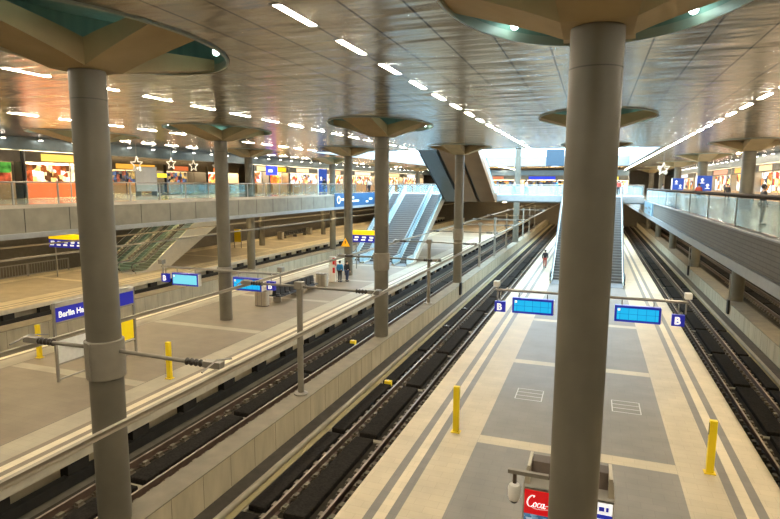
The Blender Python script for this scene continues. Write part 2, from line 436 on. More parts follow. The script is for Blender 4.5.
# roof deck above the metal ceiling, open over the skylit hall
tb = MB()
for xa, xb, ya, yb in ((X0, X1, Y0, AY0 - .2), (X0, X1, AY1 + .2, Y1), (X0, AX0 - .2, AY0 - .2, AY1 + .2), (AX1 + .2, X1, AY0 - .2, AY1 + .2)):
    tb.box(xa, xb, ya, yb, CZ + 1.3, CZ + 1.5)
struct(tb.build('ceiling_roof_deck', slabdark))
fb = MB()
fb.box(AX0 - .2, AX1 + .2, AY0 - .2, AY0, CZ - .02, CZ + 1.5); fb.box(AX0 - .2, AX1 + .2, AY1, AY1 + .2, CZ - .02, CZ + 1.5)
fb.box(AX0 - .2, AX0, AY0, AY1, CZ - .02, CZ + 1.5); fb.box(AX1, AX1 + .2, AY0, AY1, CZ - .02, CZ + 1.5)
struct(fb.build('trim_skylight_edge', flange))

# ------------------------------------------------------------------ columns
def cap_parts(root, r, zt, rc):
    """spreading head: hub and four widening arms, between them an oval opening lined teal"""
    n = 6; hb_ = rc*1.32; H_ = CZ + 1.2
    arm = MB(); arm.box(-hb_, hb_, -hb_, hb_, zt, zt + .55)
    for dx, dy, rr, w1 in ((1, 0, RX, .66), (-1, 0, RX, .66), (0, 1, RY, .72), (0, -1, RY, .72)):
        prev = None
        for i in range(n + 1):
            t = i/n; d = hb_ + (rr - hb_)*t; w_ = hb_ + (w1 - hb_)*t; z = zt + (CZ + .02 - zt)*t**.9
            pts = []
            for s in (-1, 1):
                x, y = dx*d - dy*w_*s, dy*d + dx*w_*s
                pts += [(x, y, z), (x, y, z + .55 - .30*t)]
            cur = [arm.bm.verts.new(q) for q in pts]
            if prev:
                arm.bm.faces.new((prev[0], prev[2], cur[2], cur[0])); arm.bm.faces.new((prev[0], cur[0], cur[1], prev[1])); arm.bm.faces.new((prev[2], prev[3], cur[3], cur[2])); arm.bm.faces.new((prev[1], cur[1], cur[3], prev[3]))
            prev = cur
    arm.build('capital', cap_mat, root)
    S = Matrix.Diagonal((RX, RY, 1, 1))
    rim = MB(); rim.lathe([(1.0, CZ + .13), (1.0, CZ - .05), (1.022, CZ - .04), (1.022, CZ)], n=72, cap=False); rim.xform(S)
    rim.build('rim', rim_mat, root, smooth=True)
    rec = MB(); rec.lathe([(.999, CZ + .13), (.999, H_), (.02, H_ + .02)], n=72, cap=False); rec.xform(S)
    rec.build('recess_lining', teal, root, smooth=True)
    for a in (PI/4, 3*PI/4, 5*PI/4, 7*PI/4):
        lb = MB(); lb.ball((.92*RX*math.cos(a), .92*RY*math.sin(a), CZ + .16), .085)
        lb.build('rim_lamp', glow('rim_lamp_glow', (.72, 1, .92), 20), root)

def column(x, y, label, z0=0, zt=10.38, r=.37, cap=None, collar=None, group='round concrete columns'):
    root = thing('concrete_column', label, 'column', (x, y, 0), 0, None)
    sb = MB(); sb.lathe([(r, z0), (r, z0 + (zt - z0)*.5), (r, zt)], n=40)
    sh = sb.build('shaft', concrete_col, root, smooth=True)
    g = MB()
    for zz in (zt - .62,): g.lathe([(r + .003, zz), (r + .003, zz + .02)], n=40, cap=False)
    g.build('joint', jointm, root)
    if cap: cap_parts(root, cap, zt, r)
    return root

def arm_parts(root, z, reach, dirs, r0):
    """bracket arm with ribbed insulator and gripper that carries the overhead rail"""
    for s, tx in dirs:
        a = MB(); a.tube([(s*r0, 0, z), (s*(tx - .75), 0, z - .02)], .045, 10)
        arm = a.build('bracket_arm', polem, root, smooth=True)
        i = MB(); p = [(s*(tx - .78 + .06*k), 0, z - .02) for k in range(9)]
        i.tube(p, [.05 if k % 2 else .085 for k in range(9)], 12)
        i.build('insulator', insul, arm)
        gq = MB(); gq.box(min(s*(tx - .32), s*(tx + .12)), max(s*(tx - .32), s*(tx + .12)), -.09, .09, z - .075, z + .06)
        gq.tube([(s*tx, -.5, z - .02), (s*tx, 0, z + .10), (s*tx, .5, z - .02)], .018, 6)
        gq.build('rail_clamp', steel, arm)

ARMZ = 4.26
wall_names = ['first', 'second', 'third']
for k, y in enumerate(YK[:3]):
    c = column(WX - (.1 if k == 0 else 0), y, ['round concrete column with steel collar and two bracket arms, largest on the track wall',
                          'round concrete column on the track wall in front of the blue escalator',
                          'round concrete column on the track wall in front of the inclined dark escalator undersides'][k], z0=0, cap=2.42)
    cl = MB(); cl.lathe([(.39, 3.55), (.425, 3.57), (.425, 4.43), (.39, 4.45)], n=40); cl.box(-.02, .02, -.45, -.40, 3.57, 4.43)
    cl.build('collar', polem, c, smooth=True)
    arm_parts(c, ARMZ - .06, 0, ((1, 3.1), (-1, 2.4)), .46)
column(-10.2, YK[4], 'slim pale column rising past the glass bridge into the daylight', zt=15, r=.40)
for k, y in enumerate(YK[:3]):
    column(MX, y, ['very large round column standing beside the drinks machines on the middle platform',
                    'column on the middle platform carrying the two cyan display boards',
                    'column at the foot of the middle platform escalators'][k], r=.40 if k == 0 else .38, cap=RX)
for k, y in enumerate(YK[1:3]):
    column(LX, y, ['column between the two displays on the station-name platform', 'column with yellow triangle sign beside the two waiting people'][k], cap=2.42)
for k, y in enumerate(YK[1:6]):
    column(-30.2, y, ['column passing the gallery railing behind the big column with the collar',
                      'dark column rising through the gallery edge in front of the orange shop',
                      'dark column beside the blue wayfinding pillar on the shop gallery',
                      'distant column on the shop gallery past the blue wayfinding pillar',
                      'last distant column on the shop gallery'][k], cap=2.42)
for k, y in enumerate(YK[3:5]):
    column(-40.4, y, ['tan column under the gallery beside the yellow timetable board', 'tan column under the gallery behind the far bench'][k], zt=5.2)
for k, y in enumerate(YK[2:7]):
    column(9.8, y, ['broad column through the glass gallery beside the dark-clad person', 'column wearing the larger blue wayfinding panel',
                    'column wearing the smaller blue wayfinding panel', 'fourth column along the glass-sided gallery', 'fifth column along the glass-sided gallery'][k], cap=2.42, r=.42)

# ------------------------------------------------------------------ ceiling strip lights
fx = thing('ceiling_light', 'x', 'ceiling light', (-5.22, 9.3, CZ))
MB().box(-.10, .10, -.77, .77, -.004, -.0005).build('housing', flange, fx)
MB().box(-.07, .07, -.66, .66, -.0075, -.0045).build('diffuser', lamp_mat, fx)
first = [True]
def light_row(x, y0, dy, ya, yb, where, group):
    y = y0; n = 0; hidden = 0
    while y < yb:
        if y >= ya and not (AX0 - .5 < x < AX1 + .3 and AY0 - 1.2 < y < AY1 + 1.2) and not any(math.hypot((x - c[0])/(c[2] + .3), (y - c[1])/(c[3] + .9)) < 1 for c in CAPS):
            if inframe((x, y, CZ), 8):
                lab = f'{ordn(n)} bright strip light of the ceiling row {where}'; g = group; n += 1
            else:
                lab = f'overhead strip light out of sight in the row {where}'; g = group + ' overhead'
            if first[0]:
                fx.location = (x, y, CZ); fx['label'] = lab; fx['group'] = g; first[0] = False
            else: dup(fx, (x, y, CZ), None, lab, g)
        y += dy
light_row(-5.22, 9.35 - 6*2.49, 2.49, -7, 48, 'over the tracks by the middle platform', 'strip lights over the middle tracks')
light_row(-14.9, 11.6 - 8*2.49, 2.49, -7, 125, 'over the edge of the station-name platform', 'strip lights over the station-name platform edge')
light_row(5.2, 10.0 - 6*2.49, 2.49, -7, 125, 'over the edge of the glass-sided gallery', 'strip lights over the glass-sided gallery edge')
light_row(-24.2, 18.5 - 8*2.49, 2.49, 3, 125, 'in front of the shop gallery railing', 'strip lights before the shop gallery')
light_row(-32.4, 24.8 - 6*2.49, 2.49, 14, 125, 'close to the shop fascia', 'strip lights along the shop fascia')
light_row(12.2, 30, 2.49, 30, 125, 'over the glass-sided gallery floor', 'strip lights over the gallery floor')

# ------------------------------------------------------------------ galleries, bridge
FL, FR = 6.9, 6.45
g = MB(); g.box(-50, -26.3, Y0, 42, 5.55, FL); g.box(-50, -26.3, 58, Y1, 5.55, FL); g.box(-37.2, -26.3, 42, 58, 5.55, FL); g.box(-50, -43.6, 42, 58, 5.55, FL)
struct(g.build('floor_shop_gallery', [uppfloor]))
struct(MB().box(-26.3, -26.0, Y0, Y1, 5.54, 6.72).build('wall_gallery_edge', parapet_l))
j = MB(); y = Y0 + 1
while y < Y1: j.box(-26.0, -25.994, y, y + .035, 5.56, 6.72); y += 2.5
struct(j.build('trim_gallery_joints', darkm))
struct(MB().box(-26.35, -25.85, Y0, Y1, 5.28, 5.535).build('trim_gallery_flange', flange))
g = MB(); g.box(5.35, X1, Y0, Y1, 5.25, FR); struct(g.build('floor_glass_gallery', [uppfloor]))
pb = brick_material('gallery_tile_face', (.15, .135, .105), (.13, .118, .09), (.085, .075, .06), .8, .16, coords='YZ')
struct(MB().box(5.2, 5.36, Y0, 56.5, 5.2, 6.36).build('wall_glass_gallery_edge', pb))
struct(MB().box(5.2, 5.36, 56.9, Y1, 5.2, 6.36).build('wall_glass_gallery_edge_far', flange))
struct(MB().box(5.1, 5.42, Y0, Y1, 6.361, 6.42).build('trim_gallery_coping', flange))
struct(MB().box(5.08, 5.5, Y0, Y1, 4.82, 5.19).build('trim_gallery_soffit_beam', flange))
# bridge
bz = 6.85
whitesteel = mat('bridge_pale_steel', (.27, .32, .35), rough=.4, noise=.05)
g = MB(); g.box(-25.98, 5.07, 66.5, 73.5, 6.0, bz); struct(g.build('floor_bridge', [whitesteel]))
struct(MB().box(-25.98, 5.07, 66.2, 66.45, 6.15, 6.75).build('trim_bridge_fascia', flange))
def railing_glass(name, label, p0, p1, z, h, npost, gm, rail_r=.04, post=steel, railmat=None, panel_gap=.06):
    root = thing(name, label, 'railing', (p0[0], p0[1], z))
    v = Vector((p1[0] - p0[0], p1[1] - p0[1], 0)); ln = v.length; v.normalize(); nrm = Vector((-v.y, v.x, 0))
    MB().tube([(0, 0, h), tuple(v*ln + Vector((0, 0, h)))], rail_r, 10).build('handrail', railmat or steel, root, smooth=True)
    for k in range(npost + 1):
        p = v*(ln*k/npost)
        q = MB(); q.box(-.03, .03, -.04, .04, 0, h - rail_r); q.build('post', post, root, loc=p)
    for k in range(npost):
        a = v*(ln*k/npost + panel_gap); b_ = v*(ln*(k + 1)/npost - panel_gap); th = nrm*.008
        q = MB()
        P = [a - th, b_ - th, b_ + th, a + th]
        q.prism([(p.x, p.y) for p in P], .08, h - .12, axis='z'); q.build('pane', gm, root)
    return root
railing_glass('glass_railing', 'steel and glass railing along the shop gallery edge', (-26.45, 12), (-26.45, 61), FL - .02, 1.12, 20, glassb)
railing_glass('glass_railing', 'distant steel and glass railing of the shop gallery past the bridge', (-26.45, 74.5), (-26.45, 116), FL - .02, 1.12, 14, glassb)
railing_glass('bridge_railing', 'pale glass railing of the far bridge between the bronze undersides and the middle escalators', (-10.5, 66.6), (-3.35, 66.6), bz, 1.2, 5, glassr)
railing_glass('bridge_railing', 'short pale glass railing of the far bridge next to the glass-sided gallery', (2.85, 66.6), (5.0, 66.6), bz, 1.2, 2, glassr)
railing_glass('bridge_railing', 'short pale glass railing of the far bridge next to the shop gallery', (-25.6, 66.6), (-23.8, 66.6), bz, 1.2, 2, glassr)
railing_glass('bridge_railing', 'pale glass railing on the far side of the far bridge', (-25.6, 73.4), (5.0, 73.4), bz, 1.2, 14, glassr)
rr = railing_glass('gallery_balustrade', 'glass balustrade with thick dark handrail above the tile-faced gallery edge', (5.28, 8), (5.28, 66), 6.42, 1.24, 10, glassr, .085, railmat=mat('dark_handrail', (.05, .038, .03), rough=.8, noise=0, spec=.15))
railing_glass('gallery_balustrade', 'distant glass balustrade of the gallery beyond the bridge', (5.28, 74), (5.28, 120), 6.42, 1.24, 14, glassr, .06)
# ------------------------------------------------------------------ tracks
TRACKS = [(-7.1, 1, 'track between the two-display platform and the bare wall', True), (-12.62, -1, 'track along the edge of the station-name platform', True),
          (6.62, -1, 'track between the two-display platform and the tile-faced gallery', True), (13.0, 1, 'track in shadow under the tile-faced gallery', False),
          (-27.72, 1, 'track behind the station-name platform', False), (-33.05, -1, 'track below the shop gallery edge', False)]
def absorber(x0, x1, y0, y1, root):
    MB().rbox(x0, x1, y0, y1, -1.02, -.83, .05).build('sound_absorber', absorb, root)
slabm = mat('track_slab_dark', (.036, .03, .022), rough=.95, noise=.25, scale=3, spec=.1)
for xc, s, lab, near in TRACKS:
    root = thing('railway_track', lab, 'railway track', (xc, 0, -.02))
    for r in (-.7175, .7175):
        b = MB()
        prof = [(-.075, -1.03), (.075, -1.03), (.075, -1.0), (.012, -.975), (.012, -.80), (.036, -.785), (.036, -.742), (-.036, -.742), (-.036, -.785), (-.012, -.80), (-.012, -.975), (-.075, -1.0)]
        b.prism([(r + p[0], p[1]) for p in prof], Y0 + .2, Y1 - .2, axis='y')
        o = b.build('rail', [railm, railside], root)
        for f in o.data.polygons:
            if f.center.z < -.76: f.material_index = 1
    y1f = 85 if near else 60
    MB().box(-1.32, 1.32, Y0 + .2, Y1 - .2, -1.06, -1.018).build('base_slab', slabm, root)
    fb = MB(); y = 4
    while y < y1f:
        for r in (-.7175, .7175):
            for d in (-.17, .17):
                fb.box(r + d - .06, r + d + .06, y - .10, y + .10, -1.03, -.87)
            fb.box(r - .26, r + .26, y - .12, y + .12, -1.03, -.96)
        y += .62
    fo = fb.build('rail_fastenings', fast, root); fo['kind'] = 'stuff'
    y = 17.45 - 5.3*3
    while y < 128:
        # middle plate, off-centre; side plate on the wall side
        a, b_ = sorted((s*-.42, s*.26)); absorber(a, b_, y + .15, y + 5.15, root)
        if near:
            a, b_ = sorted((s*-1.52, s*-1.0)); absorber(a, b_, y + .15, y + 5.15, root)
        y += 5.3
    b = MB()
    y = 17.45 - 5.3*3
    while y < 60: b.box(-.55, .55, y - .10, y + .10, -1.03, -.985); y += 5.3
    q = b.build('sleeper_strip', curbm, root); q['kind'] = 'stuff'
    condm = mat('conductor_aluminium', (.30, .26, .19), rough=.45, metal=.3, noise=.05)
    rl = thing('overhead_conductor_rail', 'overhead conductor rail above the ' + lab, 'overhead rail', (xc, 0, 4.02))
    b = MB(); b.prism([(-.04, .0), (.04, .0), (.028, .04), (.028, .085), (.042, .10), (-.042, .10), (-.028, .085), (-.028, .04)], Y0 + .3, Y1 - .3, axis='y')
    b.build('rail_profile', condm, rl)
    MB().tube([(0, Y0 + .3, -.006), (0, Y1 - .3, -.006)], .01, 6).build('contact_wire', railm, rl)
# little devices lying by the rails
def sensor(x, y, m_, label, z=-1.017):
    r = thing('track_sensor', label, 'track device', (x, y, z))
    MB().rbox(-.16, .16, -.11, .11, 0, .26, .03).build('body', m_, r)
    MB().tube([(-.15, 0, .10), (-.26, 0, .06), (-.36, 0, .03)], .018, 6).build('cable', blackm, r)
    MB().lathe([(.04, .26), (.04, .29)], n=12).build('cap', whitep, r)
sensor(-8.3, 22.75, yellowp, 'small yellow device in a gap of the black plates, below the bare wall')
sensor(-8.3, 33.35, blackm, 'black trackside device with white cap, nearer of two on the middle track')
sensor(-8.3, 38.65, blackm, 'black trackside device with white cap, the more distant on the middle track')
sensor(-12.35, 28.05, yellowp, 'small yellow device between the rails by the station-name platform', -.983)

# ------------------------------------------------------------------ poles on the track walls
def pole(x, y, label, dirs=((1, 3.1), (-1, 2.4)), h=4.36):
    r = thing('overhead_line_pole', label, 'pole', (x, y, 0))
    b = MB(); b.lathe([(.115, .04), (.115, h)], n=18); b.build('mast', polem, r, smooth=True)
    b = MB(); b.lathe([(.27, 0), (.27, .05), (.13, .09)], n=24); b.build('base_flange', polem, r, smooth=True)
    b = MB(); b.rbox(-.16, .16, -.16, .16, h - .26, h + .02, .03); b.build('head_clamp', polem, r)
    arm_parts(r, 4.20, 0, dirs, .12)
    return r
p0 = pole(-10.2, 18.2, 'steel pole with bracket arms standing between the first two track wall columns')
for k, y in enumerate((35.8, 53.6, 62.3, 71.2, 88.8, 97.6, 106.4)):
    dup(p0, (-10.2, y, 0), None, f'{ordn(k+1)} steel pole with bracket arms along the bare track wall')
b0 = thing('cable_box', 'black cable box on the track wall by the column beneath the glass gallery', 'cable box', (9.07, 43.6, -.75))
MB().rbox(-.07, .07, -.25, .25, 0, 1.0, .05).build('case', blackm, b0)
MB().tube([(.0, 0, .95), (.0, 0, 2.8)], .05, 8).build('conduit', steel, b0)
dup(b0, (9.07, 61.4, -.75), None, 'more distant black cable box on the wall under the glass gallery')
dup(b0, (-9.7, 43.4, -.75), None, 'black cable box on the bare track wall below the escalator undersides')
# ------------------------------------------------------------------ escalators
stepm = mat('escalator_step', (.22, .22, .22), rough=.4, metal=.5, noise=.05)
steppale = mat('escalator_step_pale', (.40, .37, .31), rough=.35, metal=.4, noise=.05)
rubber = mat('handrail_rubber', (.03, .03, .032), rough=.4, noise=0)
truss_m = mat('truss_pale_metal', (.70, .64, .53), rough=.35, metal=.5, noise=.05)
escglass = glass('escalator_glass', (.80, .95, 1.0), .30)
def esc_prof(H, flat0, flat1):
    run = H/math.tan(math.radians(30))
    return [(0, 0), (flat0, 0), (flat0 + run, H), (flat0 + run + flat1, H)]
def escalator(name, label, loc, w_, H, flat0=2.2, flat1=2.4, group=None, stairs=False, truss=None, glassm=None, step=None, deep=.75):
    root = thing(name, label, 'stairs' if stairs else 'escalator', loc, 0, group)
    P = esc_prof(H, flat0, flat1); hw = w_/2
    # steps
    b = MB(); n = int(H/.2); run = P[2][0] - P[1][0]
    b.box(-hw + .12, hw - .12, 0, flat0, .0, .02)
    for k in range(n):
        y = flat0 + run*k/n; z = H*(k + 1)/n
        b.box(-hw + .12, hw - .12, y, y + run/n + .01, max(z - .42, .0), z)
    b.box(-hw + .12, hw - .12, P[2][0], P[3][0], H - .2, H + .001)
    b.build('steps', step or stepm, root)
    # sides
    for s in (-1, 1):
        x0_, x1_ = sorted((s*(hw - .115), s*hw))
        b = MB(); d = .9
        b.prism([(.35, .002), (flat0, .002), (flat0 + deep*1.2, .002), (P[2][0] + .6, H - deep), (P[3][0], H - deep), (P[3][0], H + .16), (P[2][0], H + .16), (flat0, .16), (.35, .16)], x0_, x1_, axis='x')
        b.build('side_panel', truss or truss_m, root)
        gx0, gx1 = sorted((s*(hw - .07), s*(hw - .045)))
        b = MB(); b.prism([(.25, .165), (flat0, .165), (P[2][0], H + .165), (P[3][0] - .1, H + .165), (P[3][0] - .1, H + .92), (P[2][0], H + .92), (flat0, .92), (.25, .92)], gx0, gx1, axis='x')
        b.build('balustrade_glass', glassm or escglass, root)
        xm = s*(hw - .057)
        pts = [(xm, .2, .22), (xm, .0, .35), (xm, -.08, .6), (xm, .0, .85), (xm, .22, .96), (xm, flat0, .96), (xm, P[2][0], H + .96), (xm, P[3][0], H + .96)]
        if not stairs:
            b = MB(); b.tube(pts, .05, 8); b.build('handrail', rubber, root, smooth=True)
            b = MB(); b.tube([(xm, .3, .90), (xm, flat0, .90), (xm, P[2][0], H + .90), (xm, P[3][0], H + .90)], .035, 8); b.build('handrail_profile', whitep, root, smooth=True)
        else:
            b = MB(); b.tube(pts[5:], .03, 8); b.build('handrail', steel, root, smooth=True)
    # underside
    b = MB(); b.prism([(flat0 + deep*1.2, .004), (P[2][0] + .6, H - deep), (P[3][0], H - deep), (P[3][0], H - deep + .05), (P[2][0] + .5, H - deep + .05), (flat0 + deep*1.2 + .1, .10)], -hw + .02, hw - .02, axis='x')
    b.build('underside', truss_m, root)
    return root
H1 = 6.85
e0 = escalator('escalator', 'escalator on the two-display platform rising along the side where a lone person walks', (-2.35, 46.9, 0), 1.55, H1, 2.2, 5.2, 'middle platform escalators')
dup(e0, (1.85, 46.9, 0), None, 'escalator on the two-display platform rising beside the tile-faced gallery')
escalator('platform_stairs', 'wide fixed stairs between the two escalators of the two-display platform', (-.25, 47.4, 0), 2.5, H1, 1.7, 5.2, stairs=True)
e1 = escalator('escalator', 'x', (-17.75, 51.5, 0), 1.55, H1, 2.2, .7); e1['label'] = 'blue-lit escalator of the station-name platform, on the bare-wall side'
e2 = dup(e1, (-22.75, 51.5, 0), None, 'blue-lit escalator of the station-name platform on the shop gallery side')
e1['group'] = e2['group'] = 'station-name platform escalators'
escalator('platform_stairs', 'blue-lit fixed stairs between the escalators of the station-name platform', (-20.25, 51.8, 0), 3.2, H1, 1.9, .6, stairs=True)
e3 = escalator('escalator', 'warm-lit escalator with pale side rising under the shop gallery, its outer flight', (-38.6, 37.9, 0), 1.7, 6.9, 1.6, 2.0, deep=2.3, glassm=glassb, step=steppale, group='escalators under the shop gallery')
dup(e3, (-40.5, 37.9, 0), None, 'warm-lit escalator rising under the shop gallery, its middle flight')
dup(e3, (-42.5, 37.9, 0), None, 'warm-lit escalator rising under the shop gallery, its innermost flight')
railing_glass('glass_railing', 'pale blue glass railing around the escalator well on the shop gallery', (-37.0, 42), (-37.0, 54), FL, 1.1, 7, glassr)
# inclined undersides of the escalators that climb towards the viewer
under_m = mat('escalator_underside_bronze', (.26, .135, .055), rough=.4, metal=.3, noise=.08, scale=.8)
under_b = mat('escalator_side_bluegrey', (.16, .18, .19), rough=.35, metal=.5, noise=.05)
def climb(x0_, x1_, label, m_, glass_side=False):
    root = thing('upper_escalator', label, 'escalator', ((x0_ + x1_)/2, 66.52, 6.9), 0, 'escalators climbing towards the ceiling opening')
    hw = (x1_ - x0_)/2; L_ = 17.4; R_ = 7.6
    b = MB(); b.prism([(0, -.88), (-1.2, -.88), (-L_, R_ - .8), (-L_, R_ + .15), (-1.6, .15), (0, .15)], -hw, hw, axis='x'); b.build('truss', m_, root)
    b = MB(); b.prism([(-.2, -.6), (-1.2, -.6), (-L_, R_ - .45), (-L_, R_ + .1), (-1.6, .1), (-.2, .1)], -hw - .34, -hw - .005, axis='x'); b.build('side_cladding', blackm, root)
    if glass_side:
        b = MB(); b.prism([(0, .16), (-1.6, .16), (-L_, R_ + .16), (-L_, R_ + 1.0), (-1.6, 1.0), (0, 1.0)], hw - .10, hw - .06, axis='x'); b.build('balustrade_glass', escglass, root)
        b = MB(); b.tube([(hw - .08, 0, 1.04), (hw - .08, -1.6, 1.04), (hw - .08, -L_, R_ + 1.04)], .05, 8); b.build('handrail', rubber, root, smooth=True)
climb(-12.5, -10.75, 'bronze inclined escalator underside beside the daylight opening', under_m, True)
climb(-14.6, -12.85, 'bronze inclined escalator underside, the middle one of three', under_m)
climb(-16.6, -14.95, 'inclined escalator underside with blue-grey sheen, beside the shop gallery', under_b)

# ------------------------------------------------------------------ display gantries
def screen_material():
    m, t, N, L, out = nt('display_screen')
    tc = N('ShaderNodeTexCoord'); sep = N('ShaderNodeSeparateXYZ'); L(tc.outputs['Object'], sep.inputs[0])
    cb_ = N('ShaderNodeCombineXYZ'); L(sep.outputs[0], cb_.inputs[0]); L(sep.outputs[2], cb_.inputs[1])
    br = N('ShaderNodeTexBrick'); br.offset = 0; br.inputs['Scale'].default_value = 1; br.inputs['Brick Width'].default_value = .36; br.inputs['Row Height'].default_value = .26
    br.inputs['Mortar Size'].default_value = .008; br.inputs['Color1'].default_value = (.02, .50, .88, 1); br.inputs['Color2'].default_value = (.03, .56, .92, 1); br.inputs['Mortar'].default_value = (.01, .16, .55, 1)
    L(cb_.outputs[0], br.inputs['Vector'])
    em = N('ShaderNodeEmission'); em.inputs[1].default_value = 1.0; L(br.outputs[0], em.inputs[0]); L(em.outputs[0], out.inputs[0])
    return m
screen = screen_material()
screen_pale = glow('display_screen_pale', (.22, .75, .86), 1.05)
def gantry(loc, label, lamp=None):
    r = thing('display_gantry', label, 'gantry', loc)
    b = MB(); b.tube([(-4.15, -.52, 3.02), (4.1, -.52, 3.02)], .065, 12); b.build('beam', steel, r, smooth=True)
    b = MB(); b.lathe([(.395, 2.86), (.44, 2.88), (.44, 3.16), (.395, 3.18), (.395, 2.86)], n=32, cap=False); b.box(-.12, .12, -.56, -.435, 2.94, 3.1); b.build('collar', steel, r, smooth=True)
    for s in (-1, 1):
        q = MB(); q.box(s*4.05 - .03, s*4.05 + .03, -.55, -.49, 2.5, 3.36); q.build('end_post', steel, r)
        cam_ = MB(); cam_.rbox(s*4.1 - .14, s*4.1 + .14, -.72, -.36, 3.18, 3.44, .03); cam_.build('floodlight', lamp or whitep, r)
    return r
def display(loc, label, pale=False, rod=True):
    r = thing('train_display', label, 'display board', loc)
    MB().rbox(-.94, .94, -.14, .14, -.37, .37, .02).build('case', signblue, r)
    o = MB().box(-.85, .85, -.157, -.142, -.27, .27).build('screen', screen_pale if pale else screen, r)
    MB().box(.941, .97, -.13, .13, -.35, .35).build('end_plate', whitep, r)
    for x in (-.65, .65): MB().tube([(x, 0, .36), (x, 0, .60)], .025, 8).build('hanger', steel, r)
    MB().box(-.82, -.72, -.162, -.158, .14, .24).build('platform_number_field', letterw, r)
    return r
def letter_sign(loc, label):
    r = thing('section_sign', label, 'sign', loc)
    MB().rbox(-.25, .25, -.10, .10, -.25, .25, .01).build('box', signblue, r)
    text('B', .44, letterw, r, (-.03, -.103, -.155), (PI/2, 0, 0), 'letter', 'CENTER', bold=.012)
    MB().tube([(0, .0, .24), (0, .0, .56), (0, .14, .68)], .025, 8).build('hanger', steel, r)
    return r
gantry((MX, 27.15, 0), 'steel sign gantry across the middle platform with white end floodlights')
display((-2.47, 26.63, 2.34), 'cyan train display over the middle platform, on the bare-wall side')
display((2.06, 26.63, 2.34), 'cyan train display hung on the middle platform on the side of the tile-faced gallery')
letter_sign((-3.96, 26.40, 2.26), 'blue sign with white B at the gantry end over the bare-wall track, middle platform')
letter_sign((3.66, 26.40, 2.26), 'blue sign with white B at the gantry end over the gallery-side track, middle platform')
gantry((LX, 27.15, 0), 'steel sign gantry across the station-name platform', steel)
display((-22.5, 26.63, 2.34), 'pale cyan train display on the station-name platform, on its far track side', pale=True)
display((-18.2, 26.63, 2.34), 'cyan train display on the station-name platform, beside the waste bin', rod=True)
letter_sign((-23.8, 26.40, 2.4), 'small blue sign with white B beside the pale display of the station-name platform')
letter_sign((-16.55, 26.40, 2.4), 'small blue sign with white B on the station-name platform near the bench')

# ------------------------------------------------------------------ middle platform furniture
def yellow_post(x, y, label, h=1.55):
    r = thing('yellow_post', label, 'post', (x, y, 0))
    MB().rbox(-.095, .095, -.075, .075, .03, h, .015).build('body', yellowp, r)
    MB().rbox(-.15, .15, -.12, .12, 0, .03, .008).build('base_plate', yellowp, r)
    MB().box(-.102, -.096, -.04, .04, h - .42, h - .08).build('reader_slot', blackm, r)
    MB().box(-.055, .055, -.082, -.076, h - .36, h - .1).build('reader_face', yellowp, r)
yellow_post(-3.86, 17.05, 'yellow post on the middle platform next to the bare-wall track edge')
yellow_post(3.44, 17.0, 'yellow post on the middle platform next to the gallery-side track edge')
yellow_post(-23.6, 17.9, 'yellow post on the station-name platform, behind the blue name board')
yellow_post(-16.1, 17.8, 'yellow post on the station-name platform, in front of the yellow poster')
marking = mat('marking_paint', (.62, .60, .55), rough=.6, noise=.1)
for x0_, x1_, lab in ((-2.46, -1.46, 'faint white outlined rectangle painted on the middle platform, bare-wall side'), (.98, 1.96, 'faint white outlined rectangle painted on the middle platform, gallery side')):
    b = MB(); y0_, y1_ = 20.68, 21.8; t_ = .035
    for y in (y0_, (y0_*2 + y1_)/3, (y0_ + 2*y1_)/3, y1_): b.box(x0_, x1_, y, y + t_, .001, .004)
    for x in (x0_, x1_ - t_): b.box(x, x + t_, y0_, y1_ + t_, .001, .004)
    tag(b.build('floor_marking', marking), lab, 'marking')

